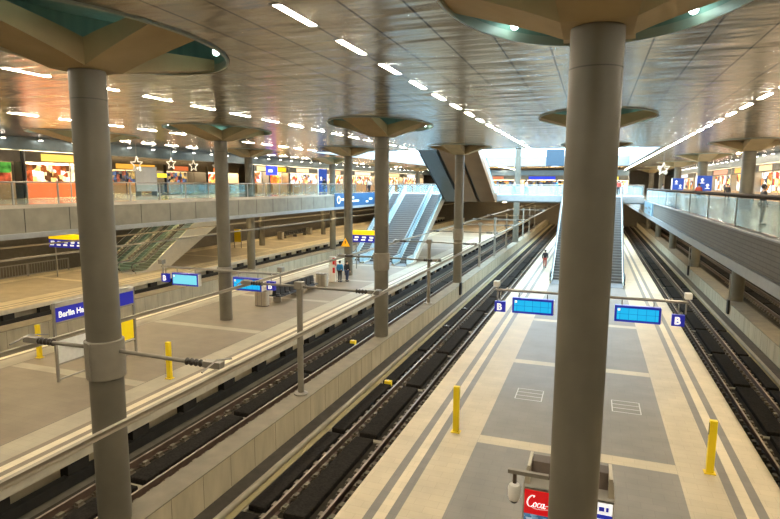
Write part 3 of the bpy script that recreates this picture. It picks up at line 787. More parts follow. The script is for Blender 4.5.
# drinks machines behind the large column
vred = mat('vending_red', (.70, .008, .012), rough=.3, noise=0, emis=(.9, .01, .015), es=.35)
vblue = mat('vending_blue', (.02, .035, .42), rough=.3, noise=0, emis=(.02, .04, .55), es=.4)
icebl = panel_material('vending_photo', [(.05, .16, .30), (.30, .50, .62), (.75, .85, .9), (.1, .25, .4)], .12, .06, .6, 'XZ')
hoodbrown = mat('hood_brown', (.085, .06, .04), rough=.6, noise=.1)
hoodbeige = mat('hood_beige', (.50, .44, .33), rough=.5, noise=.05)
def script_logo(parent, x, z, s, y):
    """flowing white script drawn with a broad-nib stroke"""
    def stroke(pts, wmin=.03, wmax=.085, n=7):
        P = []
        for i in range(len(pts) - 1):
            p_ = [Vector(pts[max(i-1, 0)]), Vector(pts[i]), Vector(pts[i+1]), Vector(pts[min(i+2, len(pts)-1)])]
            for k in range(n):
                t = k/n
                P.append(.5*((2*p_[1]) + (p_[2]-p_[0])*t + (2*p_[0]-5*p_[1]+4*p_[2]-p_[3])*t*t + (3*p_[1]-p_[0]-3*p_[2]+p_[3])*t**3))
        P.append(Vector(pts[-1])); out = []
        for i, p in enumerate(P):
            d = P[min(i+1, len(P)-1)] - P[max(i-1, 0)]
            d = d.normalized() if d.length else Vector((1, 0))
            nrm = Vector((-d.y, d.x)); ww = wmin + (wmax - wmin)*abs(d.y)**1.3
            out.append((p + nrm*ww/2, p - nrm*ww/2))
        for a, b_ in zip(out, out[1:]):
            q = [(x + v.x*s, y, z + v.y*s) for v in (a[0], b_[0], b_[1], a[1])]
            m_.face(q)
    m_ = MB()
    def bigC(o):
        stroke([(o+.62,.95),(o+.70,1.10),(o+.52,1.12),(o+.25,.85),(o+.10,.45),(o+.18,.10),(o+.42,.02),(o+.68,.22)], .05, .13)
    def o_(o): stroke([(o+.22,.48),(o+.08,.38),(o+.02,.16),(o+.10,.02),(o+.24,.12),(o+.28,.34),(o+.20,.48),(o+.34,.40)], .03, .085)
    def c_(o): stroke([(o+.26,.38),(o+.22,.48),(o+.08,.38),(o+.02,.16),(o+.12,.02),(o+.30,.16)], .03, .085)
    def a_(o): stroke([(o+.24,.44),(o+.10,.44),(o+.01,.18),(o+.08,.02),(o+.20,.16),(o+.29,.46),(o+.25,.10),(o+.32,.02),(o+.42,.14)], .03, .085)
    def l_(o): stroke([(o-.02,.14),(o+.18,.60),(o+.26,1.05),(o+.18,1.10),(o+.08,.60),(o+.06,.10),(o+.16,.02),(o+.28,.16)], .03, .085)
    bigC(0); o_(.62); c_(.98); a_(1.30)
    stroke([(1.70,.28),(1.95,.32)], .05, .06)
    bigC(1.95); o_(2.57); l_(2.96); a_(3.20)
    stroke([(.45,.0),(.9,-.14),(1.5,-.10),(2.1,-.0)], .03, .05)
    stroke([(2.5,1.05),(2.9,.85),(3.3,1.0),(3.7,.9)], .05, .07)
    return m_.build('lettering', letterw, parent)
def drinks_machine(x, label, red):
    r = thing('drinks_machine', label, 'vending machine', (x, 11.15, 0), 0, None)
    MB().rbox(-.435, .435, .02, .85, .03, 1.84, .02).build('cabinet', greyp, r)
    d = MB(); d.rbox(-.425, .425, -.05, .018, .08, 1.82, .015); door = d.build('door', brushed, r)
    if red:
        MB().box(-.40, .40, -.058, -.051, 1.28, 1.80).build('header_panel', vred, door)
        script_logo(door, -.36, 1.44, .225, -.062)
        MB().box(-.40, .40, -.058, -.051, .60, 1.275).build('photo_panel', icebl, door)
    else:
        MB().box(-.40, .40, -.058, -.051, 1.56, 1.80).build('header_panel', letterw, door)
        for k, (a, b_) in enumerate(((-.1, .02), (.06, .12), (.15, .25), (.28, .33))): MB().box(a, b_, -.064, -.059, 1.63, 1.72).build('header_mark', signblue, door)
        MB().box(-.40, .40, -.058, -.051, .60, 1.555).build('picture_panel', vblue, door)
        MB().box(-.40, .40, -.064, -.059, 1.44, 1.47).build('picture_stripe', letterw, door)
    MB().box(.28, .36, -.07, -.059, .95, 1.2).build('coin_unit', steel, door)
    MB().box(-.3, .3, -.065, -.052, .2, .42).build('delivery_flap', blackm, door)
    # hood on top
    h = MB(); h.prism([(0.0, 1.845), (.62, 1.845), (.62, 2.26), (.30, 2.26)], -.30, .30, axis='x'); hd = h.build('hood', hoodbrown, r)
    s = -1 if red else 1
    b = MB(); b.prism([(s*.31, 1.845), (s*.435, 1.845), (s*.37, 2.29), (s*.31, 2.29)], .0, .66, axis='y'); b.build('hood_cheek', hoodbeige, hd)
    b = MB(); b.prism([(-.05, 1.845), (.0, 1.845), (.26, 2.1), (.24, 2.12)], -.42, .30, axis='x') if red else b.prism([(-.05, 1.845), (.0, 1.845), (.26, 2.1), (.24, 2.12)], -.30, .42, axis='x')
    b.build('hood_plate', steel, hd)
    for fx_ in (-.35, .35): MB().box(fx_ - .05, fx_ + .05, .1, .7, 0, .03).build('foot', blackm, r)
drinks_machine(-.64, 'drinks machine with red front and white script, behind the very large column', True)
drinks_machine(.25, 'vending machine with blue and white front, behind the very large column', False)
dc = thing('dome_camera', 'white dome camera hanging from a grey arm on the very large column', 'camera', (MX - .01, 9.5, .0))
MB().box(-1.10, -.41, -.04, .04, 2.95, 3.02).build('bracket_arm', polem, dc)
MB().tube([(-.98, 0, 2.95), (-.98, 0, 2.76)], .035, 10).build('neck', hoodbrown, dc)
b = MB(); b.lathe([(.03, 2.44), (.09, 2.46), (.11, 2.52), (.112, 2.68), (.09, 2.74), (.04, 2.77)], -.98, 0, n=24); b.build('housing', whitep, dc, smooth=True)
b = MB(); b.ball((-.98, 0, 2.46), .075); b.build('dome', blackm, dc, smooth=True)

# ------------------------------------------------------------------ station-name platform furniture
nb = thing('station_name_board', 'blue station name board on a tall grey frame, with yellow poster and white panel', 'sign', (-19.95, 15.85, 0))
for y in (0, 4.1):
    MB().box(-.05, .05, y - .045, y + .045, 0, 3.22).build('frame_post', steel, nb)
for z in (.10, .72, 2.40): MB().box(-.03, .03, .045, 4.055, z - .03, z + .03).build('cross_rail', steel, nb)
MB().box(-.03, .03, 2.9, 2.96, .75, 2.37).build('divider', steel, nb)
MB().rbox(-.06, .06, .046, 4.054, 2.46, 3.04, .01).build('blue_panel', signblue, nb)
MB().rbox(-.08, .08, .046, 4.054, 3.045, 3.25, .01).build('top_strip', greyp, nb)
text('Berlin Hauptbahnhof', .34, letterw, nb, (.064, .16, 2.63), (PI/2, 0, PI/2), 'lettering', sx=.92, bold=.006)
MB().box(-.02, .035, 3.02, 3.98, .82, 1.74).build('yellow_poster', mat('poster_yellow', (.85, .62, .01), rough=.4, noise=.05, emis=(1, .72, .0), es=.3), nb)
MB().box(-.02, .035, .06, 2.86, .76, 1.86).build('white_panel', mat('poster_white', (.75, .76, .72), rough=.4, noise=.06, scale=6), nb)
dcs = thing('display_case', 'glass display case with grey frame cut by the picture edge on the station-name platform', 'display case', (-19.95, 10.2, 0))
for y in (0, 3.05): MB().box(-.06, .06, y - .05, y + .05, 0, 2.35).build('frame_post', steel, dcs)
for z in (.5, 2.3): MB().box(-.05, .05, .05, 3.0, z - .04, z + .04).build('cross_rail', steel, dcs)
MB().box(-.02, .02, .05, 3.0, .54, 2.26).build('pane', glassd, dcs)

def waste_bin(loc, label, wx=.92, h=1.05):
    r = thing('waste_bin', label, 'bin', loc)
    b = MB()
    pts = []
    for k in range(32):
        a = 2*PI*k/32; ca, sa = math.cos(a), math.sin(a)
        pts.append((wx/2*math.copysign(abs(ca)**.5, ca), .30*math.copysign(abs(sa)**.5, sa)))
    b.prism(pts, .04, h - .06, axis='z'); b.build('drum', brushed, r, smooth=True)
    b = MB(); b.prism([(p[0]*1.02, p[1]*1.02) for p in pts], h - .06, h, axis='z'); b.build('lid', steel, r, smooth=True)
    b = MB(); b.prism([(p[0]*.94, p[1]*.94) for p in pts], 0, .04, axis='z'); b.build('plinth', blackm, r)
    for k in (-1, 0, 1):
        b = MB(); b.lathe([(.10, h), (.10, h + .006)], k*.28, 0, n=20); b.build('opening', blackm, r)
    for k in (-.155, .155):
        MB().box(k - .008, k + .008, -.305, -.298, .06, h - .08).build('seam', blackm, r)
    return r
wb = waste_bin((-20.3, 31.2, 0), 'steel waste bin on the station-name platform in front of the bench')
dup(wb, (-19.8, 38.9, 0), None, 'steel waste bin behind the long bench, by the red and white post')

def bench(loc, label, n, m_):
    """double row of seat shells on a beam, backs together, along y"""
    r = thing('bench', label, 'bench', loc)
    L_ = n*.62
    MB().box(-.06, .06, 0, L_, .34, .42).build('beam', steel, r)
    for y in (.4, L_/2, L_ - .4): MB().box(-.3, .3, y - .03, y + .03, 0, .34).build('leg', steel, r)
    for s in (-1, 1):
        for k in range(n):
            y = k*.62 + .04
            b = MB()
            pr = [(s*.10, .50), (s*.52, .46), (s*.54, .43), (s*.10, .425)]
            b.prism([(p[0], p[1]) for p in pr], y, y + .54, axis='y')
            b.prism([(s*.10, .43), (s*.15, .43), (s*.09, 1.08), (s*.03, 1.08)], y, y + .54, axis='y')
            b.build('seat', m_, r)
            if k % 2 == 0:
                MB().tube([(s*.15, y - .03, .66), (s*.45, y - .03, .66), (s*.50, y - .03, .46)], .018, 6).build('armrest', steel, r)
    return r
seatm = mat('seat_wire_black', (.016, .013, .012), rough=.6, metal=0, noise=.1)
bench((-20.0, 32.2, 0), 'long black double bench on the station-name platform between two steel bins', 9, seatm)
b2 = bench((-42.6, 71.5, 0), 'dark bench on the far platform under the shop gallery', 11, seatm)
dup(wb, (-42.5, 70.6, 0), None, 'steel waste bin at the near end of the far platform bench')
dup(wb, (-42.6, 79.5, 0), None, 'steel waste bin at the far end of the far platform bench')

sp = thing('help_post', 'white and red emergency help post beside the person in blue', 'post', (-19.95, 41.2, 0))
MB().rbox(-.26, .26, -.16, .16, 0, 2.1, .03).build('body', whitep, sp)
MB().box(.262, .27, -.12, .12, 1.35, 1.98).build('red_field', redp, sp)
for z0_, z1_ in ((1.45, 2.0), (.75, 1.2)): MB().box(.06, .262, -.168, -.161, z0_, z1_).build('red_panel', redp, sp)
MB().lathe([(.07, 1.28), (.07, 1.34)], -.3, 0, n=12).build('call_button', blackm, sp)
ws = thing('warning_sign', 'small yellow triangle sign fixed to the column behind the two waiting people', 'sign', (-20.2, 44.71, 2.6))
MB().prism([(-.42, 0), (.42, 0), (0, .75)], -.46, -.43, axis='y').build('plate', mat('amber_sign', (.85, .42, .02), rough=.4, noise=0, emis=(1, .5, 0), es=.3), ws)
MB().box(-.04, .04, -.468, -.461, .25, .5).build('symbol', blackm, ws)
MB().box(-.04, .04, -.429, -.40, .2, .4).build('bracket', steel, ws)

def stair_sign(loc, w_, label):
    r = thing('escalator_sign', label, 'sign', loc)
    MB().rbox(-w_/2, w_/2, -.12, .12, 2.55, 3.25, .02).build('blue_panel', signblue, r)
    MB().rbox(-w_/2, w_/2, -.13, .13, 3.252, 3.68, .02).build('yellow_panel', mat('sign_yellow', (.85, .60, .01), rough=.4, noise=0, emis=(1, .70, 0), es=.6), r)
    for s in (-1, 1): MB().tube([(s*w_*.36, 0, 0), (s*w_*.36, 0, 2.56)], .05, 8).build('post', steel, r)
    x = -w_/2 + .15
    for k in range(int(w_/.75)):
        MB().box(x, x + .42, -.128, -.121, 2.72, 2.84).build('white_mark', letterw, r)
        MB().box(x + .1, x + .50, -.128, -.121, 2.95, 3.10).build('white_mark', letterw, r); x += .75
    return r
stair_sign((-20.1, 48.6, 0), 2.6, 'yellow and blue sign over the foot of the blue-lit escalators')
stair_sign((-41.2, 34.6, 0), 4.2, 'yellow and blue sign at the escalators under the shop gallery')
# far platform
fr = thing('low_fence', 'low barred metal fence beside the far track under the shop gallery', 'fence', (-45.4, 22, 0))
MB().box(-.04, .04, 0, 16, 1.02, 1.10).build('top_rail', steel, fr); MB().box(-.03, .03, 0, 16, .10, .16).build('bottom_rail', steel, fr)
b = MB()
for k in range(64): b.box(-.012, .012, k*.25 + .1, k*.25 + .13, .16, 1.02)
b.build('bars', steel, fr)['kind'] = 'stuff'
for k in range(5): MB().box(-.05, .05, k*3.98 - .0, k*3.98 + .08, 0, 1.02).build('post', steel, fr)
tbm = thing('timetable_board', 'yellow timetable board on a post under the shop gallery', 'board', (-41.6, 58.9, 0))
MB().rbox(-.48, .48, -.06, .06, .75, 2.35, .02).build('yellow_face', yellowp, tbm)
for s in (-1, 1): MB().box(s*.5 - .03, s*.5 + .03, -.05, .05, 0, 2.4).build('post', steel, tbm)
wl = mat('warm_fill_glow', (.9, .8, .5), noise=0, emis=(1, .78, .45), es=115)
for k in range(17):  # unseen lamps added to brighten platforms and tracks below the galleries
    y = 10 + k*6.2
    for X_, nm in ((-40.4, 'far platform'), (-29.0, 'tracks beside the far platform'), (20.2, 'hidden platform of the glass-sided gallery'), (9.6, 'track wall of the glass-sided gallery')):
        if X_ == -40.4 and 41 < y < 59: continue
        if X_ > 0 and k % 2: continue
        zz = 5.55 if X_ < 0 else 5.25
        r = thing('ceiling_fill_light', f'{ordn(k)} added warm fill light under the slab above the {nm}', 'light', (X_, y, zz), 0, 'added warm fill lights under the gallery above the ' + nm)
        MB().box(-.12, .12, -1.6, 1.6, -.06, 0).build('housing', greyp, r)
        MB().box(-.09, .09, -1.5, 1.5, -.10, -.061).build('tube', wl, r)

k = 0
for y in (69.5, 94.5, 101, 108, 115, 122, 129):  # more unseen lamps, added to lift the dark area beyond the bridge
    for X_ in (-20.2, -10.2, -.2):
        zz = 6.0 if y < 80 else 5.6
        if y < 80 and X_ != -10.2: continue
        r = thing('ceiling_fill_light', f'{ordn(k)} added fill light under the bridge and the gallery behind it', 'light', (X_, y, zz), 0, 'added fill lights beyond the bridge'); k += 1
        MB().box(-.12, .12, -1.6, 1.6, -.06, 0).build('housing', greyp, r)
        MB().box(-.09, .09, -1.5, 1.5, -.10, -.061).build('tube', wl, r)

# ------------------------------------------------------------------ shops
lampw = glow('shop_lamp', (1, .74, .40), 34)
def shop(x, y, w_, cols, sign, seed, label, rot=0, st=1.9, cw=.42, ch=.38, coords='YZ', base=FL, counter=None, top=10.1, depth=3.0, dark=False):
    r = thing('shop', label, 'shop', (x, y, base), rot)
    h = top - base
    pm = panel_material(f'goods_glow_{seed}', cols, cw, ch, st, coords, seed*1.37)
    frm = blackm if dark else steel
    MB().box(-depth, -depth + .08, .1, w_ - .1, .01, h - .02).build('back_wall', whitep if not dark else slabdark, r)
    MB().box(-depth + .081, -depth + .16, .35, w_ - .35, .9, h - .8).build('glowing_goods_panel', pm, r)  # colour blocks glow by themselves, standing in for lit goods
    for yy in (0.0, w_ - .12): MB().box(-depth, 0, yy + .01, yy + .11, .01, h - .02).build('side_wall', frm, r)
    MB().box(-.25, -.02, .13, w_ - .13, h - .75, h - .02).build('sign_band', slabdark, r)
    if sign:
        q = MB(); q.rbox(-.019, .05, w_*.18, w_*(.52 + .1*(seed % 4)), h - .66, h - .16, .02)
        q.build('lit_sign', glow(f'sign_glow_{seed}', sign, 1.5), r)
    MB().box(-depth + .2, min(-.26, -depth + 2.5), .4, w_ - .4, h - .12, h - .03).build('ceiling_lamp', lampw, r)
    cd_ = -.8 if depth > 2 else -.02
    b = MB(); b.rbox(cd_ - (.7 if depth > 2 else .3), cd_, .6, w_ - .6, .012, 1.05, .03); b.build('counter', counter or mat('counter_wood', (.45, .26, .12), rough=.5, noise=.15), r)
    n = max(2, int(w_/2.4))
    for k in range(n + 1):
        yy = .02 + (w_ - .1)*k/n
        MB().box(-.06, .0, yy, yy + .06, .01, h - .76).build('mullion', frm, r)
    return r
WARM = [(1, .80, .45), (.9, .36, .06), (1, .92, .75), (.30, .08, .02), (1, .62, .18), (.12, .05, .02), (1, .9, .7), (.55, .10, .03)]
RED = [(1, .16, .03), (.95, .35, .05), (1, .55, .1), (.5, .05, .03), (1, .8, .5)]
BLK = (.03, .02, .015)
DIM = [(.06, .06, .07), (.16, .12, .08), (.5, .32, .10), (.10, .14, .25), (.03, .03, .03), (.35, .10, .05)]
WHT = [(1, .96, .88), (.5, .2, .06), (.8, .9, 1), (.9, .35, .12), (.12, .10, .10), (1, .85, .3), (.45, .08, .05), (.9, .75, .55)]
GRN = [(.55, .10, .04), (.10, .34, .05), (.25, .08, .04), (.7, .38, .14), (.05, .03, .02), (.16, .30, .06)]
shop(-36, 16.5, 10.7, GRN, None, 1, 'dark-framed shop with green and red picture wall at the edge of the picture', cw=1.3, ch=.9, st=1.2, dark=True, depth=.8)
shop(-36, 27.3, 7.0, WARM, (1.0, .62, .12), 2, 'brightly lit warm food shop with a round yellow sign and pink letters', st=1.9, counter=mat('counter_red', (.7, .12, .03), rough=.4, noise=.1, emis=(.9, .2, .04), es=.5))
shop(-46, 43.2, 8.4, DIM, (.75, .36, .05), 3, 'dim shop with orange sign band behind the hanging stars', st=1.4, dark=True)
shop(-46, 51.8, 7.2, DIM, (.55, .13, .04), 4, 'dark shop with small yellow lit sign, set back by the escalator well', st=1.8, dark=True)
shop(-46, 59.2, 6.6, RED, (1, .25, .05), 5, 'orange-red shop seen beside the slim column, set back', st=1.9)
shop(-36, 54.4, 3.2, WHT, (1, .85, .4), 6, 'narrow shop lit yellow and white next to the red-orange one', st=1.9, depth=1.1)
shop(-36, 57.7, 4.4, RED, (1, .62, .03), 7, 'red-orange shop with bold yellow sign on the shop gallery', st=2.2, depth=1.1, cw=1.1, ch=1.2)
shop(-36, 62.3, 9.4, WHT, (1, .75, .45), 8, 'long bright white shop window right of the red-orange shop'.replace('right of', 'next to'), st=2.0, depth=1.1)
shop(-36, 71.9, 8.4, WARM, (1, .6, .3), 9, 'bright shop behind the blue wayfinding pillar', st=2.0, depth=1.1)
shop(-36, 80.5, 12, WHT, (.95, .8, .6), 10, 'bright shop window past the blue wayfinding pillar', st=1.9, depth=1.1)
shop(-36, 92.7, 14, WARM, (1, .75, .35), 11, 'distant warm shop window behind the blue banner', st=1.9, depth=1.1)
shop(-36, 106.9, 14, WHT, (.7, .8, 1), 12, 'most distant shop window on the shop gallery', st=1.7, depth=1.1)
yy = 46
for k, (w_, cols, sg, st, lab) in enumerate(((9, WARM, (1, .7, .2), 2.4, 'warm shop on the glass-sided gallery behind the dark-clad person'), (9, WHT, (1, .75, .4), 2.6, 'bright shop on the glass-sided gallery behind the broad column'),
        (10, WARM, (1, .55, .15), 2.2, 'warm shop on the glass-sided gallery between the broad column and the larger blue panel'), (12, WHT, (1, .4, .25), 2.4, 'white-lit shop with red goods on the glass-sided gallery'),
        (14, WARM, (1, .75, .5), 2.0, 'shop on the glass-sided gallery between the two blue panels'), (16, WHT, (.8, .85, 1), 1.8, 'most distant shop on the glass-sided gallery'))):
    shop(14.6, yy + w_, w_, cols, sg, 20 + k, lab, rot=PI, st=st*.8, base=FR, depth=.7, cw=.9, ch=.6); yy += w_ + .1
# shops across the end beyond the bridge
struct(MB().box(-26.2, 5.2, 92.3, Y1, 5.6, 6.85).build('floor_end_gallery', [uppfloor]))
xx = -25.6
for k, (w_, cols, sg, st, lab) in enumerate(((6.4, DIM, (.25, .3, .8), 1.6, 'dim shop beyond the bridge at the shop gallery end'), (7, DIM, (.6, .2, .1), 2.0, 'dark shop with pinkish goods beyond the bridge'),
        (8, DIM, (.05, .08, .7), 1.6, 'dark brown shop with blue sign beyond the bridge'), (9, WHT, (1, .8, .1), 1.6, 'shop with yellow sign beyond the bridge behind the walkers'))):
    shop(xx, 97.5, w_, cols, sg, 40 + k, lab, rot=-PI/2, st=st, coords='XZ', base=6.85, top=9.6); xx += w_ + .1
struct(MB().box(-26.0, 5.0, 97.3, 97.5, 9.62, 10.5).build('trim_end_fascia', fasciam))
struct(MB().box(-36.45, -36.02, 14, Y1 - 1, 10.12, CZ - .01).build('trim_shop_fascia', fasciam))
struct(MB().box(14.62, 15.0, 44, Y1 - 1, 10.12, CZ - .01).build('trim_gallery_fascia', fasciam))
sl = thing('fascia_spot', 'x', 'light', (-35.7, 18, 10.93))
MB().lathe([(.16, -.12), (.16, .0)], n=20).build('housing', steel, sl); MB().lathe([(.13, -.135), (.13, -.121)], n=20).build('lens', glow('spot_lens', (1, .95, .85), 30), sl)
k = 0; y = 18; sl['label'] = 'first white spotlight before the grey fascia of the shop gallery'
while y < 120:
    if k: dup(sl, (-35.7, y, 10.93), None, f'{ordn(k)} white spotlight before the grey fascia of the shop gallery', 'spotlights of the shop fascia')
    y += 2.6; k += 1
y = 47; k = 0
while y < 120:
    dup(sl, (14.3, y, 10.93), None, f'{ordn(k)} white spotlight before the fascia of the glass-sided gallery', 'spotlights of the gallery fascia'); y += 2.6; k += 1
sl['group'] = 'spotlights of the shop fascia'
# extras on the shop gallery
rs = thing('round_shop_sign', 'round glowing yellow sign above the warm food shop', 'sign', (-35.9, 32.3, 9.72))
b = MB(); b.lathe([(.36, 0), (.36, .1)], n=28); b.xform(Matrix.Rotation(PI/2, 4, 'Y')); b.build('disc', glow('disc_yellow', (1, .62, .12), 2.2), rs)
b = MB(); b.lathe([(.18, .101), (.18, .12)], n=24); b.xform(Matrix.Rotation(PI/2, 4, 'Y')); b.build('centre', glow('disc_white', (1, .9, .6), 2.6), rs)
ps = thing('pink_shop_sign', 'glowing pink sign letters beside the round yellow sign', 'sign', (-35.9, 33.0, 9.5))
for k in range(3): MB().rbox(0, .08, k*.45, k*.45 + .36, 0, .44, .03).build('letter_block', glow('sign_pink', (1, .12, .35), 1.8), ps)
nbd = thing('notice_board', 'large blank pale grey board standing by the escalator well', 'board', (-37.4, 38.4, FL))
MB().rbox(-.06, .06, 0, 2.5, .35, 2.5, .02).build('panel', mat('board_grey', (.62, .60, .56), rough=.5, noise=.04), nbd)
for y in (.3, 2.2): MB().box(-.3, .3, y - .04, y + .04, 0, .35).build('foot', steel, nbd)
def arrow_marks(parent, x, y0_, z0_, s, axis):
    """white pictogram marks: arrow over two bars"""
    def put(poly, nm):
        b = MB()
        if axis == 'x': b.prism(poly, x, x + .012, axis='x')
        else: b.prism(poly, x - .012, x, axis='y')
        b.build(nm, letterw, parent)
    P = lambda pts: [(y0_ + a*s, z0_ + b_*s) for a, b_ in pts]
    put(P([(.5, 1), (.15, .6), (.38, .6), (.38, .2), (.62, .2), (.62, .6), (.85, .6)]), 'arrow_mark')
    put(P([(.1, 0), (.9, 0), (.9, .1), (.1, .1)]), 'bar_mark')
wayblue = mat('wayfinding_blue', (.01, .05, .30), rough=.35, noise=0, emis=(.015, .08, .5), es=.4)
def way_panel(loc, label, w_=1.3, h=1.45):
    r = thing('wayfinding_panel', label, 'sign', loc)
    MB().rbox(-w_/2, w_/2, -.06, .06, 0, h, .02).build('panel', wayblue, r)
    MB().box(-w_/2 - .12, -w_/2 - .01, -.05, .05, -.1, h).build('white_edge', letterw, r)
    arrow_marks(r, -.062, -.45, h*.50, .5, 'y'); arrow_marks(r, -.062, .02, h*.14, .5, 'y')
    MB().box(-.1, .1, .061, .20, h*.4, h*.6).build('bracket', steel, r)
    return r
way_panel((9.95, YK[3] - .66, 7.55), 'blue wayfinding panel on the nearer of two panel-wearing columns of the glass-sided gallery')
way_panel((9.85, YK[4] - .66, 7.5), 'blue wayfinding panel on the second panel-wearing column of the glass-sided gallery')
wp = way_panel((-31.3, YK[3] - .4, 7.0), 'tall blue wayfinding pillar before the bright shops', 1.1, 2.8)
wsq = thing('shop_sign', 'square blue sign with white mark above the red-orange shop', 'sign', (-35.85, 56.6, 9.0))
MB().rbox(0, .12, 0, 2.3, 0, 1.0, .02).build('panel', mat('blue_lit_sign', (.03, .05, .6), noise=0, emis=(.03, .06, 1), es=1.2), wsq)
MB().lathe([(.01, .3), (.30, .31), (.30, .62), (.01, .63)], .15, .6, n=16).build('white_mark', letterw, wsq)
ys_ = thing('shop_sign', 'small glowing yellow sign in the dark set-back shops', 'sign', (-45.8, 50.2, 8.6))
MB().rbox(0, .1, 0, 1.4, 0, .45, .02).build('panel', glow('sign_yellow_glow', (1, .8, .05), 1.6), ys_)
bn = thing('blue_banner', 'long blue banner with white marks hung on the shop gallery edge', 'banner', (-25.95, 54.2, 5.54))
MB().rbox(-.04, .04, 0, 11.6, 0, 1.45, .02).build('cloth', mat('banner_blue', (.015, .085, .20), rough=.5, noise=.08, scale=.6), bn)
b = MB(); b.lathe([(.30, -.01), (.42, -.01), (.42, .01), (.30, .01), (.30, -.01)], n=28, cap=False); b.xform(Matrix.Translation((.055, .9, .75)) @ Matrix.Rotation(PI/2, 4, 'Y')); b.build('ring_mark', letterw, bn)
for a, c_, z_ in ((1.5, 2.2, .68), (3.0, 5.0, .85), (3.2, 6.4, .45), (8.6, 9.3, .3), (9.6, 10.6, .6)): MB().box(.041, .05, a, c_, z_, z_ + .2).build('white_mark', letterw, bn)
gp = thing('pale_sign_panel', 'pale blue sign panel on the gallery edge where it meets the bridge', 'sign', (5.14, 57.4, 4.95))
MB().rbox(-.04, .04, 0, 8.6, 0, 1.38, .02).build('panel', mat('panel_pale_blue', (.25, .42, .52), rough=.35, noise=.05), gp)
for a, c_, z_ in ((.6, 1.6, .8), (2.0, 4.0, .85), (2.2, 3.6, .4), (5, 7.5, .7)): MB().box(-.05, -.041, a, c_, z_, z_ + .16).build('grey_mark', fasciam, gp)
# hanging stars
def star(loc, R_, label):
    r = thing('hanging_star', label, 'decoration', loc)
    pts = []
    for k in range(10):
        a = PI/2 + k*PI/5; q = R_ if k % 2 == 0 else R_*.42
        pts.append((q*math.cos(a), 0, q*math.sin(a)))
    b = MB()
    for a, c_ in zip(pts, pts[1:] + pts[:1]): b.tube([a, c_], .045, 6)
    b.build('frame', mat('star_white', (.8, .78, .7), noise=0, emis=(1, .95, .8), es=.15), r)
    MB().tube([(0, 0, R_), (0, 0, CZ - loc[2])], .012, 6).build('cord', steel, r)
for k, (x, y, z, R_) in enumerate(((-33.5, 34.6, 9.4, .62), (-33.5, 38.4, 9.6, .5), (-33.5, 41.2, 9.5, .5), (-33.5, 44.6, 9.5, .62))):
    star((x, y, z), R_, f'{ordn(k)} white star frame hanging over the shop gallery, counted from the collared column')
star((5.9, 58, 9.6), .55, 'white star frame hanging over the edge of the glass-sided gallery')
star((6.4, 63.5, 9.6), .55, 'second white star frame over the glass-sided gallery, behind the first')
hp = thing('hanging_screen', 'blue-grey screen hanging in the daylight opening above the bridge', 'screen', (-4.9, 74.6, 10.4))
MB().rbox(-1.1, 1.1, -.2, .2, 0, 2.1, .04).build('case', mat('screen_bluegrey', (.03, .06, .09), rough=.35, noise=.04), hp)
MB().box(-.4, .4, -.12, .12, -.06, -.001).build('lamp', glow('white_glow', (.9, 1, 1), 3), hp)
for s in (-1, 1): MB().tube([(s*.9, 0, 2.08), (s*.9, 0, 4.59)], .03, 6).build('cable', steel, hp)
struct(MB().box(AX0, AX1, 74.3, 74.9, 15.0, 15.5).build('trim_skylight_beam', flange))

# ------------------------------------------------------------------ people
skin = mat('skin', (.55, .34, .24), rough=.55, noise=0)
def skin_mesh(name, V, E_, R_, m_, parent, sub=1):
    me = bpy.data.meshes.new(name + '_sk'); me.from_pydata(V, E_, []); o = bpy.data.objects.new(name + '_sk', me); C.objects.link(o)
    md = o.modifiers.new('s', 'SKIN'); md.use_smooth_shade = True
    for i, r in enumerate(R_):
        me.skin_vertices[0].data[i].radius = r if isinstance(r, tuple) else (r, r); me.skin_vertices[0].data[i].use_root = (i == 0)
    sb = o.modifiers.new('u', 'SUBSURF'); sb.levels = sub; sb.render_levels = sub
    dg = bpy.context.evaluated_depsgraph_get(); dg.update()
    m2 = bpy.data.meshes.new_from_object(o.evaluated_get(dg)); bpy.data.objects.remove(o); bpy.data.meshes.remove(me)
    m2.name = name; m2.materials.clear(); m2.materials.append(m_); m2.shade_smooth()
    q = bpy.data.objects.new(name, m2); C.objects.link(q); q.parent = parent
    return q
